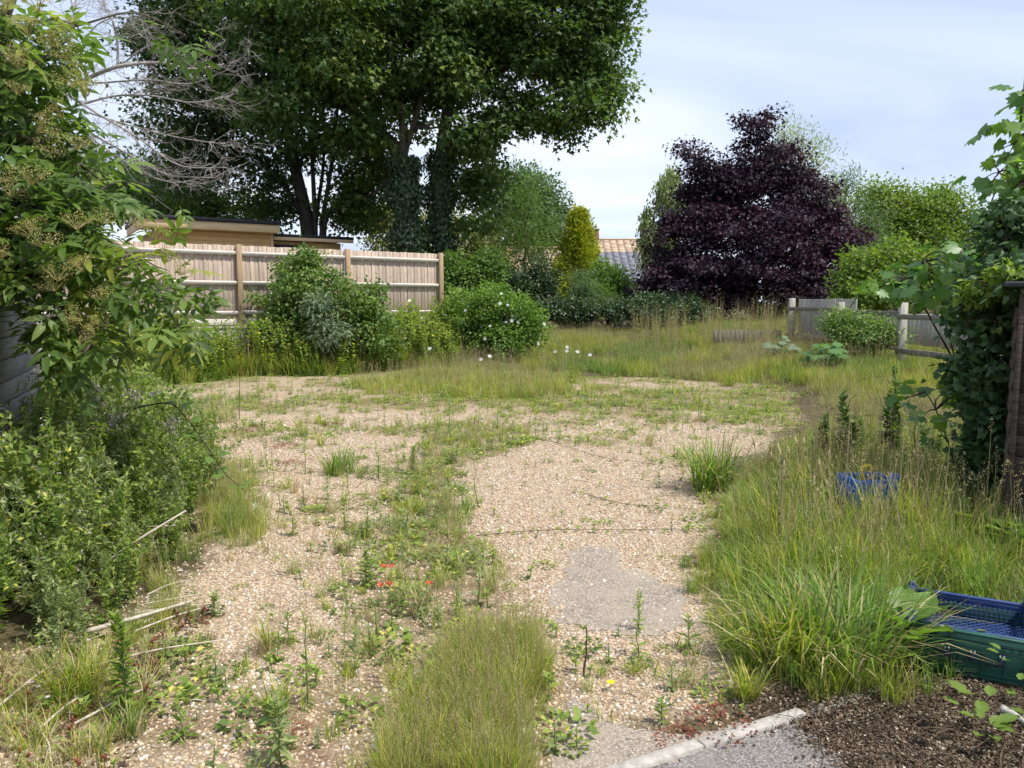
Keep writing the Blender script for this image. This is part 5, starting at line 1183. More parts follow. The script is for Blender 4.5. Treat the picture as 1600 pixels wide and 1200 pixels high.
# --- leaf mould by the road
mm = []
for k in range(3):
    m = MB(); N = 90; m.leaves(T_DIA if k else T_OVATE, np.stack([rng.normal(size=N) * .07, rng.normal(size=N) * .07, .004 + rng.random(N) * .016], 1), unit(N) * [1, 1, .25], unit(N) * .5 + np.array([0, 0, 1]), .005 + .013 * rng.random(N) ** 2); mm.append(m.build('mould', [M_mulch], link=False))
m = MB()
for _ in range(7): a = np.array([*rng.normal(size=2) * .08, .012]); m.tube(curve(a, a + np.array([*rng.normal(size=2) * .07, .006]), 4, .1), .0016, 3, cap=False, rnd=rng.random())
mm.append(m.build('mould_twig', [M_mulch], link=False))
x, y = sample_poly(LITTER, 800); n = len(x); k = ~inpoly(ROADP, x, y); x, y = x[k], y[k]; n = len(x)
stuff_scatter('leaf_litter', on_ground(x, y), rng.random(n) * 6.28, .6 + .7 * rng.random(n), mm, 'brown leaf mould and chips beside the road corner', 'leaf litter')

# ================================================================== SINGLE PLANTS ON THE GRAVEL
def spread(name, label, pts, srcs, smin, smax, cat='weeds'):
    p = np.array(pts); n = len(p)
    stuff_scatter(name, on_ground(p[:, 0], p[:, 1]), rng.random(n) * 6.28, rng.uniform(smin, smax, n), srcs, label, cat, tilt=rng.normal(size=(n, 2)) * .06)
def weed_pts(n, y0, y1, need=.25, xlim=None):
    r = []
    while len(r) < n:
        x, y = frustum_pts(400, y0, y1, .7, 0); k = (rng.random(400) < np.where(weedy(x, y) > need, weedy(x, y), .10)) & (gravel_mask(x, y) > .6) & (soft(CLEAR, x, y, .15) < .05) & (~inpoly(ROADP, x, y))
        r += list(zip(x[k], y[k]))
    return r[:n]
def b_upright(h, nl, L, mat, tm=T_LANCE, wid=1.2):
    def f(root):
        m = MB(); p = weed_geo(m, h, nl, L, tm, wid=wid); m2 = MB(); m2.tube(p, np.linspace(.004, .002, len(p)), 4)
        m.build('leaves', [mat, M_stemgreen], root)['kind'] = 'stuff'; m2.build('stem', M_stemgreen, root)
    return f
def b_tuft(n, rad, h, w, mat, nd=0):
    def f(root):
        m = MB(); blades(m, n, rad, h, w, .5, .6)
        if nd: blades(m, nd, rad, h, w, .6, .6, 1)
        m.build('blades', [mat, M_straw], root)['kind'] = 'stuff'
    return f
def b_mat(mat, n=120, r=.15, L=.016):
    def f(root):
        m = MB(); a = rng.random(n) * 6.28; q = r * np.sqrt(rng.random(n)); m.leaves(T_DIA, np.stack([q * np.cos(a), q * np.sin(a), .005 + .045 * rng.random(n) * (1 - q / r * .7)], 1), np.stack([np.cos(a), np.sin(a), .4 + 0 * a], 1), unit(n) * .5 + np.array([0, 0, 1]), L); m.build('leaves', [mat], root)['kind'] = 'stuff'
    return f
pc = []
for h, nl, L, mt in ((.26, 22, .06, M_weed), (.2, 40, .055, M_weed_grey), (.34, 20, .045, M_weed), (.15, 26, .06, M_light)):
    m = MB(); weed_geo(m, h, nl, L, wid=1.2); pc.append(m.build('weed', [mt, M_stemgreen], link=False))
spread('upright_weeds', 'slender upright leafy weeds sprouting all over the gravel', weed_pts(420, 3.2, 17, .12), pc, .45, 1.15)
pc = []
for n_, mt in ((46, M_grass), (46, M_grass_dry), (30, M_straw)):
    m = MB(); blades(m, n_, .035, .2, .0038, .5, .6); pc.append(m.build('tuft', [mt], link=False))
spread('grass_sprouts', 'small green and straw grass tufts sprouting all over the gravel', weed_pts(380, 2.8, 15, .12), pc, .4, 1.1, 'grass')
pc = []
for mt in (M_mid, M_weed, M_shrub):
    m = MB(); n = 220; a = rng.random(n) * 6.28; q = .16 * np.sqrt(rng.random(n)); m.leaves(T_DIA, np.stack([q * np.cos(a), q * np.sin(a), .005 + .045 * rng.random(n) * (1 - q / .16 * .7)], 1), np.stack([np.cos(a), np.sin(a), .4 + 0 * a], 1), unit(n) * .5 + np.array([0, 0, 1]), .017); pc.append(m.build('mat', [mt], link=False))
spread('mat_weeds', 'low green cushions of small leaves spread over the gravel', weed_pts(110, 4.2, 14), pc, .5, 1.4)
# weeds one can point at
def single(name, label, cat, px, py, build, s=1.0, z=None):
    g = G(px, py); r_ = thing(name, (g[0], g[1], gz(g[0], g[1])), label, cat); build(r_); r_.scale = (s,) * 3; r_.rotation_euler = (0, 0, rng.random() * 6.28); return r_
single('grass_tuft', 'spiky bright green grass tuft on its own in the lower left gravel', 'grass tuft', 432, 1115, b_tuft(80, .04, .2, .005, M_grass))
single('grey_weed', 'grey-green feathery weed left of the orange poppies', 'weed', 572, 915, b_upright(.2, 90, .07, M_weed_grey), 1.0)
single('upright_weed', 'knee-high upright weed with dark stem in the gravel below the poppies', 'weed', 480, 1098, b_upright(.38, 26, .06, M_weed))
single('leafy_weed', 'grey leafy weed at the bottom edge left of the grass clump', 'weed', 440, 1195, b_upright(.26, 60, .085, M_weed_grey))
single('fescue_tuft', 'blue-grey weed tuft just left of the straw strip', 'weed', 645, 740, b_upright(.22, 90, .07, M_weed_grey), 1.2)
single('thistle_weed', 'bushy dark green weed at the right end of the grass island', 'weed', 893, 617, b_upright(.5, 120, .1, M_weed), 1.0)
single('mugwort_weed', 'taller pale weed rising out of the grass island', 'weed', 788, 620, b_upright(.75, 110, .1, M_weed_grey), 1.0)
single('wall_foot_weed', 'bright green feathery bush at the edge of the wall growth', 'weed', 625, 580, b_upright(.8, 220, .15, M_light), 1.0)
def b_sap(root):
    m = MB(); m.tube(curve((0, 0, 0), (.01, 0, .22), 7, .04), np.linspace(.006, .003, 7), 5); m.build('stem', M_twig, root)
    m = MB(); N = 9; m.leaves(T_LANCE, np.stack([rng.normal(size=N) * .008, rng.normal(size=N) * .008, .06 + .16 * rng.random(N)], 1), unit(N) * .8 + np.array([0, 0, .5]), unit(N) + np.array([0, 0, 1]), .035, wid=1.4); m.build('leaves', M_weed, root)['kind'] = 'stuff'
single('dead_sapling', 'dark bare twig with few leaves standing below the tarmac patch', 'sapling', 912, 1058, b_sap)
def b_green(n, rad, h, w, mat, st=0, kind='panicle', sh=.7):
    def f(root):
        m = MB(); blades(m, n, rad, h, w, .45, .95); blades(m, n // 5, rad, h, w, .6, 1.0, 1); m.build('blades', [mat, M_straw], root)['kind'] = 'stuff'
        if st: m = MB(); seedstalks(m, max(3, st // 2), rad, sh, 0, kind=kind); m.build('seed_stalks', M_straw, root)['kind'] = 'stuff'
    return f
single('grass_tussock', 'large overhanging tussock of broad lush grass left of the crates', 'grass', 1310, 1045, b_green(400, .19, .56, .009, M_grass_dark, 8, sh=.75))
single('grass_tussock', 'arching bright grass tussock spilling onto the gravel below the tarmac patch', 'grass', 1225, 1040, b_green(260, .15, .46, .007, M_grass, 6, sh=.7))
single('grass_tussock', 'dark spiky grass tussock at the gravel edge in mid yard', 'grass', 1112, 765, b_green(220, .16, .62, .010, M_grass_dark, 14, sh=.9))
single('grass_tussock', 'yellow-green tussock among the fallen sticks at lower left', 'grass', 118, 1090, b_green(220, .09, .30, .004, M_grass, 3, sh=.36))
single('goldenrod_weed', 'pale yellow-green spire among the fallen sticks', 'weed', 190, 1130, b_upright(.42, 130, .08, M_light))
def b_plantain(root):
    m = MB(); blades(m, 60, .1, .3, .012, .4, .5); m.build('blades', M_grass_dark, root)['kind'] = 'stuff'
    for _ in range(20):
        m = MB(); seedstalks(m, 1, .14, .72, 0, head=.05, kind='spike', w=.003, lean=.14); m.build('seed_stalk', M_straw if _ % 3 else M_weed_grey, root)
single('ribwort_plantain', 'clump of tall straight stalks with brown seed spikes in the right grass', 'plant', 1240, 880, b_plantain, 1.05)
def b_dock(h, n, L):
    def f(root):
        m = MB()
        for _k in range(3):
            v0 = len(m.V); p = weed_geo(m, h * (1 - .18 * _k), n, L, T_OVATE, top_small=.7, r=.006)
            sh = np.array([*rng.normal(size=2) * .1 * (_k > 0), 0])
            for q_ in range(v0, len(m.V)): m.V[q_] = m.V[q_] + sh
        p = curve((0, 0, 0), (0, 0, h), 7, .02); m.build('leaves', [M_shrub, M_stemgreen], root)['kind'] = 'stuff'
        m = MB()
        for _ in range(6): m.tube(curve(p[rng.integers(2, 6)], p[-1] + np.array([*rng.normal(size=2) * .18, rng.uniform(-.3, .0)]), 5, .1), .003, 3)
        m.tube(p, np.linspace(.009, .004, len(p)), 5); m.build('stem', M_stemgreen, root)
    return f
single('nettle', 'dark leafy nettle clump, shorter, behind the blue basket', 'weed', 1315, 742, b_dock(.78, 110, .17))
single('nettle', 'tall dark nettle spire behind the blue basket, nearer the ivy', 'weed', 1390, 735, b_dock(1.0, 120, .15))
for i_, (px, py, h) in enumerate([(1290, 735, .55), (1345, 735, .5), (1425, 740, .6)]):
    single('nettle', ['stunted nettle just left of the shorter nettle clump', 'low nettle filling the gap between the two nettle clumps', 'leafy nettle right of the tall nettle spire'][i_], 'weed', px, py, b_dock(h, 80, .15))
REDS = [(378, 675, 'red-stained mat weed farthest left of the far gravel'), (400, 668, 'red-stained mat weed next to the far left one'), (445, 700, 'red-stained mat weed, larger, in the left gravel'), (455, 725, 'red-stained mat weed just below the larger one'), (520, 665, 'red-stained mat weed beside a green tuft in the far gravel'), (382, 755, 'red-stained mat weed under the tip of the bramble cane'), (1120, 1138, 'red-stained mat weed along the kerb, nearest the leaf mould'), (1060, 1158, 'red-stained mat weed lying on the tarmac strip by the kerb'), (240, 1030, 'red-stained mat weed under the fallen sticks'), (90, 1130, 'red-stained mat weed by the sloping stick at lower left'), (20, 1090, 'red-stained mat weed at the far lower left edge'), (440, 1150, 'red-stained mat weed in the lower left gravel')]
for px, py, lb in REDS: single('red_weed', lb, 'weed', px, py, b_mat(M_red, 150, .12), rng.uniform(.7, 1.2))
UP = [(477, 740, .34, 26, .06, M_weed, 'upright weed standing behind the green bush in the left gravel'), (592, 748, .36, 40, .07, M_weed, 'tall weed with reddish stem left of the pale gravel lane'), (475, 795, .2, 12, .04, M_red, 'single dark red spike in the left gravel'), (539, 828, .28, 46, .06, M_weed, 'leafy upright weed alone in mid left gravel'), (459, 837, .2, 26, .06, M_weed, 'short upright weed left of the lone leafy one'), (572, 838, .26, 30, .05, M_weed, 'dark upright weed right of the lone leafy one'), (433, 815, .24, 18, .04, M_straw, 'thin straw-coloured upright weed in the left gravel'), (422, 606, .5, 60, .08, M_weed, 'dark upright weed at the far edge of the gravel on the left'), (662, 674, .35, 40, .07, M_weed, 'upright weed on the far grassy strip, left one'), (703, 686, .6, 70, .09, M_weed_grey, 'tallest grey weed at the head of the grassy strip'), (600, 642, .45, 34, .08, M_weed, 'slim weed in the far gravel before the grass island'), (747, 792, .4, 20, .05, M_weed, 'slim dark weed at the edge of the clear gravel lane'), (837, 686, .45, 30, .06, M_weed, 'dark weed at the end of the farthest bramble runner'), (784, 692, .4, 26, .06, M_weed, 'upright weed at the far edge of the clear gravel lane'), (969, 646, .3, 40, .07, M_mid, 'small bushy weed alone in the far right gravel'), (998, 985, .2, 22, .05, M_weed, 'upright weed at the lower edge of the tarmac patch'), (952, 1037, .09, 16, .04, M_weed, 'small seedling right of the bare twig'), (1034, 1133, .09, 26, .05, M_weed, 'round seedling in the gravel above the kerb'), (335, 962, .12, 50, .06, M_weed_grey, 'low leafy weed at the tips of the fallen sticks'), (286, 1153, .1, 22, .07, M_light, 'light green rosette in the lower left gravel'), (1040, 605, .35, 40, .08, M_mid, 'small bushy weed at the meadow edge on the right')]
for px, py, h, nl, L, mt, lb in UP: single('upright_weed', lb, 'weed', px, py, b_upright(h, nl, L, mt))
TU = [(531, 738, 110, .14, .34, .008, M_grass_dark, 'lush green grassy bush in the left gravel'), (420, 1015, 60, .02, .2, .004, M_grass, 'tall narrow green tuft in the lower left gravel'), (204, 1150, 60, .05, .17, .004, M_light, 'yellow-green grass tuft beside the pale spire'), (991, 1053, 50, .04, .1, .004, M_grass, 'short tuft in the gravel below the tarmac patch'), (1063, 1072, 50, .05, .12, .004, M_grass_dry, 'thin tuft on the right of the gravel below the tarmac patch'), (1167, 1092, 120, .05, .2, .005, M_grass, 'bright upright tuft at the edge of the leaf mould'), (640, 800, 130, .14, .14, .005, M_grass, 'low green tuft on the grassy strip beside the yellow flower'), (718, 800, 120, .12, .16, .005, M_grass_dark, 'dark green tuft at the edge of the clear gravel lane'), (340, 660, 120, .2, .4, .007, M_grass_dry, 'loose tall grass tuft behind the bramble cane')]
for px, py, n_, rad, h, w, mt, lb in TU: single('grass_tuft', lb, 'grass tuft', px, py, b_tuft(n_, rad, h, w, mt, n_ // 6))
# broad pale leaves by the crates
def b_burdock(n, size, mat, rise=.55):
    def f(root):
        lm = MB(); lm.leaves(T_BROAD, np.zeros((1, 3)), [[0, 1, 0]], [[0, 0, 1]], 1.0, np.array([.55])); src = lm.build('leaf', mat, link=False, smooth=True)
        for i in range(n):
            a = i * 2.4; d = np.array([math.cos(a), math.sin(a), rise]); place(src.data, 'leaf', root, d * rng.uniform(.02, .1) + np.array([0, 0, rng.uniform(.02, .2)]), d, np.array([-.6 * d[0], -.6 * d[1], .8]), size * rng.uniform(.7, 1.1), (0, 0, 0))
    return f
single('horseradish_plant', 'big pale broad leaves standing against the left end of the crates', 'plant', 1412, 1045, b_burdock(8, .19, M_rose, 1.0))
single('primrose_plant', 'yellow-green crinkled leaves at the lower right corner', 'plant', 1540, 1170, b_burdock(14, .07, M_light))
single('dandelion_plant', 'small yellow-green seedling leaves at the right edge of the leaf mould', 'plant', 1585, 1110, b_burdock(8, .05, M_light))
single('hogweed_plant', 'broad light green leaves rising behind the crates by the shed', 'plant', 1530, 860, b_burdock(26, .16, M_light), 1.2)
single('bindweed_plant', 'light green leaves growing in front of the shed corner', 'plant', 1575, 880, b_burdock(20, .12, M_rose), 1.2)
# poppies and yellow flowers
def b_poppy(root):
    p = curve((0, 0, 0), (.01, .0, .13), 5, .05); m = MB(); m.tube(p, .0015, 3); m.build('stem', M_stemgreen, root); m = MB(); V, F = petals(4, .024, .9); m.add(V + p[-1], F); m.build('petals', M_poppy, root)
for i_, (px, py, lb) in enumerate([(600, 922, 'upper left orange-red poppy of the pair by the grey feathery weed'), (610, 924, 'upper right orange-red poppy of the pair by the grey feathery weed'), (598, 955, 'lower orange-red poppy on the left below the pair'), (609, 952, 'lower orange-red poppy on the right below the pair'), (673, 952, 'single faded red poppy apart from the others, nearer the grass clump')]):
    single('poppy', lb, 'flower', px, py, b_poppy)
def b_yellow(h):
    def f(root):
        p = curve((0, 0, 0), (.01, 0, h), 5, .05); m = MB(); m.tube(p, .0015, 3); m.build('stem', M_stemgreen, root); m = MB(); V, F = petals(7, .02, .2); m.add(V + p[-1], F); m.build('petals', M_yellow_petal, root)
    return f
for px, py, h, lb in [(602, 782, .06, 'yellow flower on the green weed mat in mid gravel'), (957, 1083, .04, 'tiny yellow flower on the gravel below the tarmac patch'), (798, 1098, .08, 'yellow flower inside the middle grass clump'), (747, 1175, .08, 'small yellow flower low in the middle grass clump')]:
    single('yellow_flower', lb, 'flower', px, py, b_yellow(h))
def air_flower(name, label, px, py, Y, mat, r=.03, k=7):
    p = P(px, py, Y); q = thing(name, p, label, 'flower'); m = MB(); m.add(*petals(k, r, .3)); h = m.build('petals', mat, q); h.rotation_euler = (R(40), 0, 0)
    m = MB(); m.tube(curve(p, p + np.array([.03, .05, -.3]), 5, .05), .002, 3); m.build('stem', M_stemgreen, q, p)
air_flower('ragwort_flower', 'yellow flower in the upper part of the left thicket', 86, 764, 4.6, M_yellow_petal)
air_flower('ragwort_flower', 'pale yellow flower at the left edge of the thicket', 10, 818, 4.0, M_yellow_petal, .03)
air_flower('ragwort_flower', 'yellow flower near the left edge just above the palest one', 58, 712, 4.8, M_yellow_petal, .02)
air_flower('bramble_flower', 'pale pink bramble blossom at the top of the long bramble cane', 238, 617, 5.2, M_pink_petal, .026, 5)
air_flower('bramble_flower', 'second pink bramble blossom right of the first at the cane top', 250, 613, 5.25, M_pink_petal, .022, 5)
for i_, (px, py, Y) in enumerate([(178, 655, 5.0), (155, 632, 5.2), (32, 690, 4.7), (60, 590, 5.6), (265, 665, 5.4), (150, 610, 5.4), (208, 620, 5.4)]):
    p = P(px, py, Y); q = thing('thistle', p, ['fluffy grey-pink thistle head in the middle of the thicket top', 'fluffy thistle head just left of the bramble blossoms', 'fluffy thistle head at the left edge of the thicket, lower one', 'fluffy thistle head at the left edge in front of the grey shed', 'fluffy thistle head below the two bramble blossoms', 'fluffy thistle head under the lowest elder leaves', 'fluffy thistle head nearest the pink blossoms'][i_], 'thistle', 'fluffy thistles above the thicket')
    m = MB(); N = 90; m.leaves(T_DIA, rng.normal(size=(N, 3)) * .035, unit(N) + np.array([0, 0, .7]), unit(N), .022); m.build('fluff', M_fluff, q)['kind'] = 'stuff'
    m = MB(); m.tube(curve((0, 0, 0), (.02, .03, -.4), 5, .04), .003, 4); m.build('stem', M_stemgreen, q)
for i_, (px, py) in enumerate([(90, 1018), (125, 1013), (140, 1030), (51, 1100), (62, 1107), (77, 1125)]):
    g = G(px, py); q = thing('cranesbill_flower', (g[0], g[1], gz(*g[:2])), ['tiny pale flower farthest left of the three under the thicket edge', 'tiny pale flower in the middle of the three under the thicket edge', 'tiny pale flower right of the three under the thicket edge', 'tiny pale flower highest of the three near the brown stick', 'tiny pale flower in the middle of the three near the brown stick', 'tiny pale flower lowest of the three near the brown stick'][i_], 'flower', 'tiny pale flowers at lower left'); m = MB(); V, F = petals(5, .011, .3); m.add(V + [0, 0, .09], F); m.build('petals', M_pink_petal, q); m = MB(); m.tube([(0, 0, 0), (0, .005, .05), (0, 0, .09)], .001, 3); m.build('stem', M_stemgreen, q)

# ================================================================== STICKS, BRAMBLES
def stick(label, pts, r, mat=M_stick, side=0):
    p = spline(np.array(pts), 5); o = np.array(p[0]); q = thing('stick', o, label, 'stick'); m = MB(); m.tube(p + np.array([0, 0, .02]), np.linspace(r, r * .55, len(p)) * 1.3, 5); m.build('shaft', mat, q, o)
    if side:
        m = MB()
        for _ in range(side): k = rng.integers(2, len(p) - 1); m.tube(curve(p[k], p[k] + np.array([*rng.normal(size=2) * .07, -.02]), 4, .1), [r * .4, r * .3, r * .3, r * .2], 3)
        m.build('twig', mat, q, o)['kind'] = 'stuff'
Gz = lambda px, py, z: G(px, py, z)
stick('pale bare stick poking up out of the left thicket', [Gz(150, 897, .1), Gz(215, 850, .28), Gz(291, 803, .42)], .0075, side=4)
stick('thickest fallen pale branch lying at the foot of the thicket', [Gz(135, 993, .03), Gz(200, 975, .06), Gz(300, 945, .05)], .011, side=3)
for a, b2, lb in [((225, 950), (315, 933), 'short pale stick above the thickest fallen branch'), ((205, 965), (340, 950), 'pale thin branch directly right of the thickest fallen branch'), ((210, 993), (335, 951), 'thin pale stick crossing just below the thickest fallen branch'), ((150, 1045), (350, 1006), 'long thin pale stick reaching out over the gravel'), ((62, 1147), (143, 1085), 'pale straight stick sloping at the lower left'), ((110, 1142), (252, 1071), 'thin pale stem right of the sloping stick at lower left'), ((0, 1110), (80, 1047), 'brown stick at the far lower left edge'), ((230, 935), (298, 911), 'thin twig highest on the gravel edge below the thicket'), ((62, 1147), (80, 1198), 'short stick standing up at the lower left edge'), ((297, 1105), (322, 1103), 'tiny pale stick alone on the gravel'), ((985, 1153), (1010, 1150), 'tiny pale stick on the tarmac by the kerb')]:
    A, B = Gz(*a, .012), Gz(*b2, .02); stick(lb, [A, (A + B) / 2 + np.array([rng.normal() * .01, rng.normal() * .01, .012]), B], .0045 if abs(a[0] - b2[0]) > 30 else .003, side=2)
stick('broken grey plank end lying in the leaf mould at the right edge', [Gz(1565, 1115, .02), Gz(1585, 1125, .02), Gz(1605, 1140, .02)], .014, M_greywood)
def cane(label, pts, r, nl, size, mat=M_mid, up=.9, name='bramble_cane', cat='bramble'):
    p = spline(np.array(pts), 6); o = np.array(p[0]); q = thing(name, o, label, cat); m = MB(); m.tube(p, np.linspace(r, r * .5, len(p)), 5); m.build('stem', M_twig, q, o)
    lm = MB(); lm.leaves(T_OVATE, np.zeros((1, 3)), [[0, 1, 0]], [[0, 0, 1]], 1.0, np.array([.7]), wid=1.35); src = lm.build('leaf', mat, link=False)
    for i in range(nl):
        k = int((i + .5) / nl * (len(p) - 1)); a = rng.random() * 6.28
        for da in ((-.9, 0, .9) if size > .05 else (0,)):
            d = np.array([math.cos(a + da), math.sin(a + da), rng.uniform(-.2, .35)]); place(src.data, 'leaf', q, p[k] + d * .015, d, np.array([rng.normal() * .25, -.3, up]), size * rng.uniform(.7, 1.15), o)
cane('long arching bramble cane hanging out of the left thicket over the gravel', [P(200, 640, 5.3), P(262, 630, 5.25), P(290, 652, 5.2), P(325, 700, 5.2), P(352, 740, 5.2), P(385, 768, 5.2)], .006, 8, .105)
stick('bare dark twig rising from the far left gravel', [P(374, 660, 10.6), P(374, 630, 10.6), P(375, 590, 10.6)], .005, M_twig)
for k_, (lb, pts) in enumerate([('trailing bramble runner farthest up the clear gravel', [(835, 686), (860, 690), (905, 705), (950, 717), (1000, 722), (1060, 735)]), ('trailing bramble runner across the middle of the clear gravel', [(905, 770), (940, 780), (985, 789), (1040, 792), (1090, 797)]), ('trailing bramble runner just above the tarmac patch', [(745, 838), (810, 832), (890, 830), (960, 829), (1060, 829)])]):
    cane(lb, [Gz(*q, .012) + np.array([0, 0, rng.uniform(0, .015)]) for q in pts], .003, 13, .045, M_light, 1.0, 'bramble_runner')
# dock with dried leaves in front of the crates
def b_dried(root):
    p = curve((0, 0, 0), (.03, -.02, .22), 7, .06); m = MB(); m.tube(p, np.linspace(.004, .002, 7), 4); m.build('stem', M_twig, root)
    lm = MB(); lm.leaves(T_OVATE, np.zeros((1, 3)), [[0, 1, 0]], [[0, 0, 1]], 1.0, np.array([.9]), wid=1.0)
    for i in range(6): a = rng.random() * 6.28; place(lm_src.data, 'leaf', root, p[1 + i], np.array([math.cos(a), math.sin(a), .2]), np.array([0, -.6, .8]), rng.uniform(.035, .06), (0, 0, 0))
lm = MB(); lm.leaves(T_OVATE, np.zeros((1, 3)), [[0, 1, 0]], [[0, 0, 1]], 1.0, np.array([.9])); lm_src = lm.build('leaf', M_silver, link=False)
single('dock_seedling', 'small weed with pale leaves in front of the green crate, left one', 'weed', 1482, 1056, b_dried)
single('dock_seedling', 'small weed with pale curled leaves in front of the green crate, right one', 'weed', 1530, 1068, b_dried)

# ================================================================== CRATES
CO = np.array([1.715, 3.24, 0.0]); ca = np.array([.885, -.465, 0]); ca /= np.linalg.norm(ca); cb_ = np.array([-ca[1], ca[0], 0]); CB = basis(ca, cb_, np.array([0, 0, 1.0]))
def cp(x, y, z): return CO + ca * x + cb_ * y + np.array([0, 0, z])
crate = thing('green_crate', CO, 'dark green plastic crate in the grass at the right edge, holding a blue tray', 'crate')
def cpart(nm, boxes, mat, par=crate, bev=.003):
    q = MB()
    for c, s in boxes: q.box(cp(*c), s, CB, bev)
    return q.build(nm, mat, par, CO)
W_, D_, H_ = .60, .44, .215
cpart('wall', [((W_ / 2, .012, H_ / 2), (W_ - .03, .008, H_ - .01))] + [((.05 + i * .083, .006, .075), (.006, .012, .12)) for i in range(7)], M_crate)
cpart('wall', [((W_ / 2, D_ - .012, H_ / 2), (W_ - .03, .008, H_ - .01))], M_crate)
cpart('wall', [((.012, D_ / 2, H_ / 2), (.008, D_ - .04, H_ - .01)), ((.006, D_ / 2, .14), (.012, D_ - .06, .01))], M_crate); cpart('wall', [((W_ - .012, D_ / 2, H_ / 2), (.008, D_ - .04, H_ - .01))], M_crate)
cpart('base', [((W_ / 2, D_ / 2, .012), (W_ - .03, D_ - .03, .012))], M_crate)
cpart('rim', [((W_ / 2, .0, H_), (W_ + .012, .026, .012)), ((W_ / 2, D_, H_), (W_ + .012, .026, .012)), ((.0, D_ / 2, H_), (.026, D_ - .03, .012)), ((W_, D_ / 2, H_), (.026, D_ - .03, .012))], M_crate)
cpart('rib', [((W_ / 2, .004, .178), (W_ - .02, .014, .007)), ((W_ / 2, .005, .148), (W_ - .02, .014, .007))], M_crate); cpart('rib', [((W_ / 2, .006, .05), (W_ - .02, .010, .006)), ((W_ / 2, .006, .03), (W_ - .02, .010, .005))], M_crate)
cpart('label_frame', [((.375 + dx_, .001, z_), (.02, .006, .006)) for dx_ in (0, .03, .06, .09) for z_ in (.160, .172)], M_crate)
for x_ in (.17, .265, .37, .465):
    c_ = cpart('clip', [((x_, -.002, .135), (.026, .016, .022)), ((x_, -.004, .112), (.02, .010, .03))], M_clip)
    cpart('catch', [((x_ - .007, -.012, .139), (.006, .006, .012)), ((x_ + .007, -.012, .139), (.006, .006, .012))], M_mark, c_, .001)
for x_ in (.10, .22, .34, .46): cpart('slot', [((x_, .006, .09), (.045, .006, .006))], M_black_trim, bev=0)
# blue mesh tray resting in it
tray = thing('blue_tray', cp(0, 0, .12), 'shallow blue plastic mesh tray sitting inside the green crate', 'tray'); TO = np.array(tray.location)
def tpart(nm, boxes, mat=M_tray, bev=.002):
    q = MB()
    for c, s in boxes: q.box(cp(*c), s, CB, bev)
    return q.build(nm, mat, tray, TO)
x0, x1, y0, y1, tz, tb_ = .028, .50, .03, .412, .232, .125
tpart('rim', [(((x0 + x1) / 2, y1, tz), (x1 - x0, .018, .014)), ((x0, (y0 + y1) / 2, tz), (.018, y1 - y0, .014)), ((x1, (y0 + y1) / 2, tz), (.018, y1 - y0, .014)), (((x0 + x1) / 2, y0, tz - .02), (x1 - x0, .014, .012))])
for cx_, cy_ in ((x0, y1), (x1, y1), (x0, y0), (x1, y0)): tpart('corner_post', [((cx_, cy_, .185), (.034, .034, .13)), ((cx_, cy_, .258), (.024, .012, .02)), ((cx_ + .016 * (1 if cx_ < .2 else -1), cy_, .252), (.01, .026, .012))])
g_ = []
for k in range(24): g_.append(((x0 + (k + .5) / 24 * (x1 - x0), y1 - .004, .172), (.0035, .006, .07)))
for k in range(4): g_.append((((x0 + x1) / 2, y1 - .004, .143 + k * .018), (x1 - x0, .005, .0035)))
tpart('mesh_side', g_, bev=0)
tpart('solid_band', [(((x0 + x1) / 2, y1 - .002, .215), (x1 - x0, .005, .03))])
for X_ in (x0, x1):
    g_ = [((X_, y0 + (k + .5) / 18 * (y1 - y0), .175), (.006, .0035, .08)) for k in range(18)] + [((X_, (y0 + y1) / 2, .143 + k * .018), (.005, y1 - y0, .0035)) for k in range(5)]
    tpart('mesh_side', g_, bev=0)
tpart('mesh_side', [((x0 + (k + .5) / 24 * (x1 - x0), y0, .165), (.0035, .006, .07)) for k in range(24)], bev=0)
q = MB(); cx0, cy0 = (x0 + x1) / 2, (y0 + y1) / 2
for k in range(-24, 25):
    for sg in (-1, 1):
        # diagonal bars of the floor lattice, clipped to the tray
        c0 = k * .036; pts_ = []
        for t_ in np.linspace(-.5, .5, 201):
            u_, v_ = (t_ + c0) , sg * t_
            if abs(u_) < (x1 - x0) / 2 and abs(v_) < (y1 - y0) / 2: pts_.append((u_, v_))
        if len(pts_) > 4:
            a_, b3 = np.array(pts_[0]), np.array(pts_[-1]); q.tube([cp(cx0 + a_[0], cy0 + a_[1], .135), cp(cx0 + b3[0], cy0 + b3[1], .135)], [.0028, .0028], 4)
q.build('mesh_floor', M_tray, tray, TO)
q = MB(); q.box(cp(cx0, cy0, .122), (x1 - x0 - .01, y1 - y0 - .01, .006), CB); q.build('floor_panel', M_tray, tray, TO)
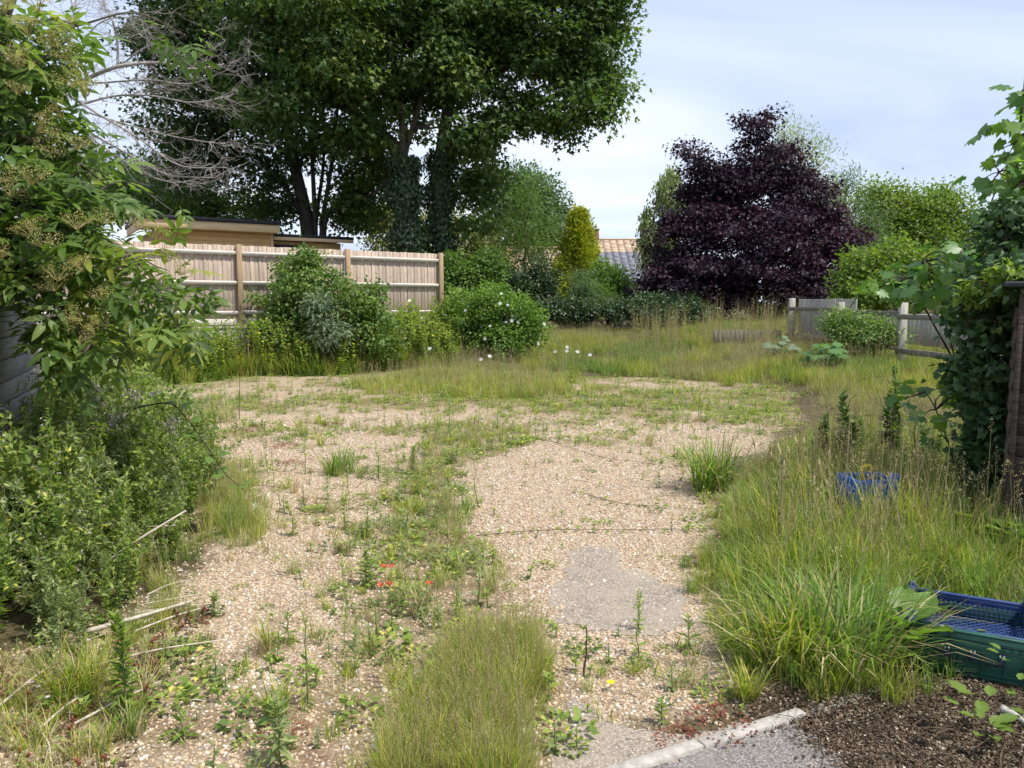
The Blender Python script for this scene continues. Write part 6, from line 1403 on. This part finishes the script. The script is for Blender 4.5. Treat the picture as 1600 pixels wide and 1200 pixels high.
# yellow cord over the end
cd_ = cp(.52, .1, .2); cord = thing('cord_loop', cd_, 'loop of yellow cord hanging over the right end of the green crate', 'cord')
q = MB(); q.tube(spline(np.array([cp(.50, .30, .285), cp(.53, .2, .27), cp(.54, .06, .25), cp(.535, -.02, .2), cp(.545, -.03, .15), cp(.57, -.03, .17), cp(.555, -.015, .235), cp(.56, .1, .26)]), 7), .005, 6); q.tube(spline(np.array([cp(.535, -.02, .2), cp(.55, -.035, .185), cp(.53, -.03, .235), cp(.545, .05, .255)]), 7), .004, 6); q.build('strand', M_cord, cord, cd_)
# blue basket in the grass
BO = G(1352, 830); BO[2] = gz(BO[0], BO[1]) + .10; bw_, bh_, bd_ = .29, .30, .24
bas = thing('blue_basket', BO, 'bright blue plastic basket half buried in the tall grass', 'basket'); q = MB()
Rb = rz(.12)
def bp_(x, y, z): return BO + Rb @ np.array([x, y, z])
for s in (-1, 1):
    q = MB()
    for k in range(7): q.box(bp_(-bw_ / 2 + bw_ * k / 6, s * bd_ / 2, bh_ / 2), (.035, .012, bh_), Rb, .002)
    for z in (.08, .2, bh_ - .02): q.box(bp_(0, s * (bd_ / 2 - .008), z), (bw_, .01, .035), Rb, .002)
    q.build('side', M_tray2, bas, BO)
    q = MB()
    for k in range(6): q.box(bp_(s * bw_ / 2, -bd_ / 2 + bd_ * k / 5, bh_ / 2), (.012, .035, bh_), Rb, .002)
    for z in (.08, .2, bh_ - .02): q.box(bp_(s * (bw_ / 2 - .008), 0, z), (.01, bd_, .035), Rb, .002)
    q.build('side', M_tray2, bas, BO)
q = MB(); q.box(bp_(0, 0, .015), (bw_ - .03, bd_ - .03, .02), Rb); q.build('base', M_tray2, bas, BO)
q = MB(); q.box(bp_(bw_ / 2 - .03, -bd_ / 2, bh_ / 2 + .02), (.075, .04, bh_ + .04), Rb, .006); q.build('corner_post', M_tray2, bas, BO)
q = MB(); q.tube(spline(np.array([bp_(-.03, 0, bh_ - .04), bp_(-.05, 0, bh_ + .05), bp_(0, 0, bh_ + .075), bp_(.05, .01, bh_ + .04)]), 6), .009, 6); yh = q.build('handle', M_yellowp, bas, BO); yh['label'] = 'yellow plastic handle on top of the blue basket'
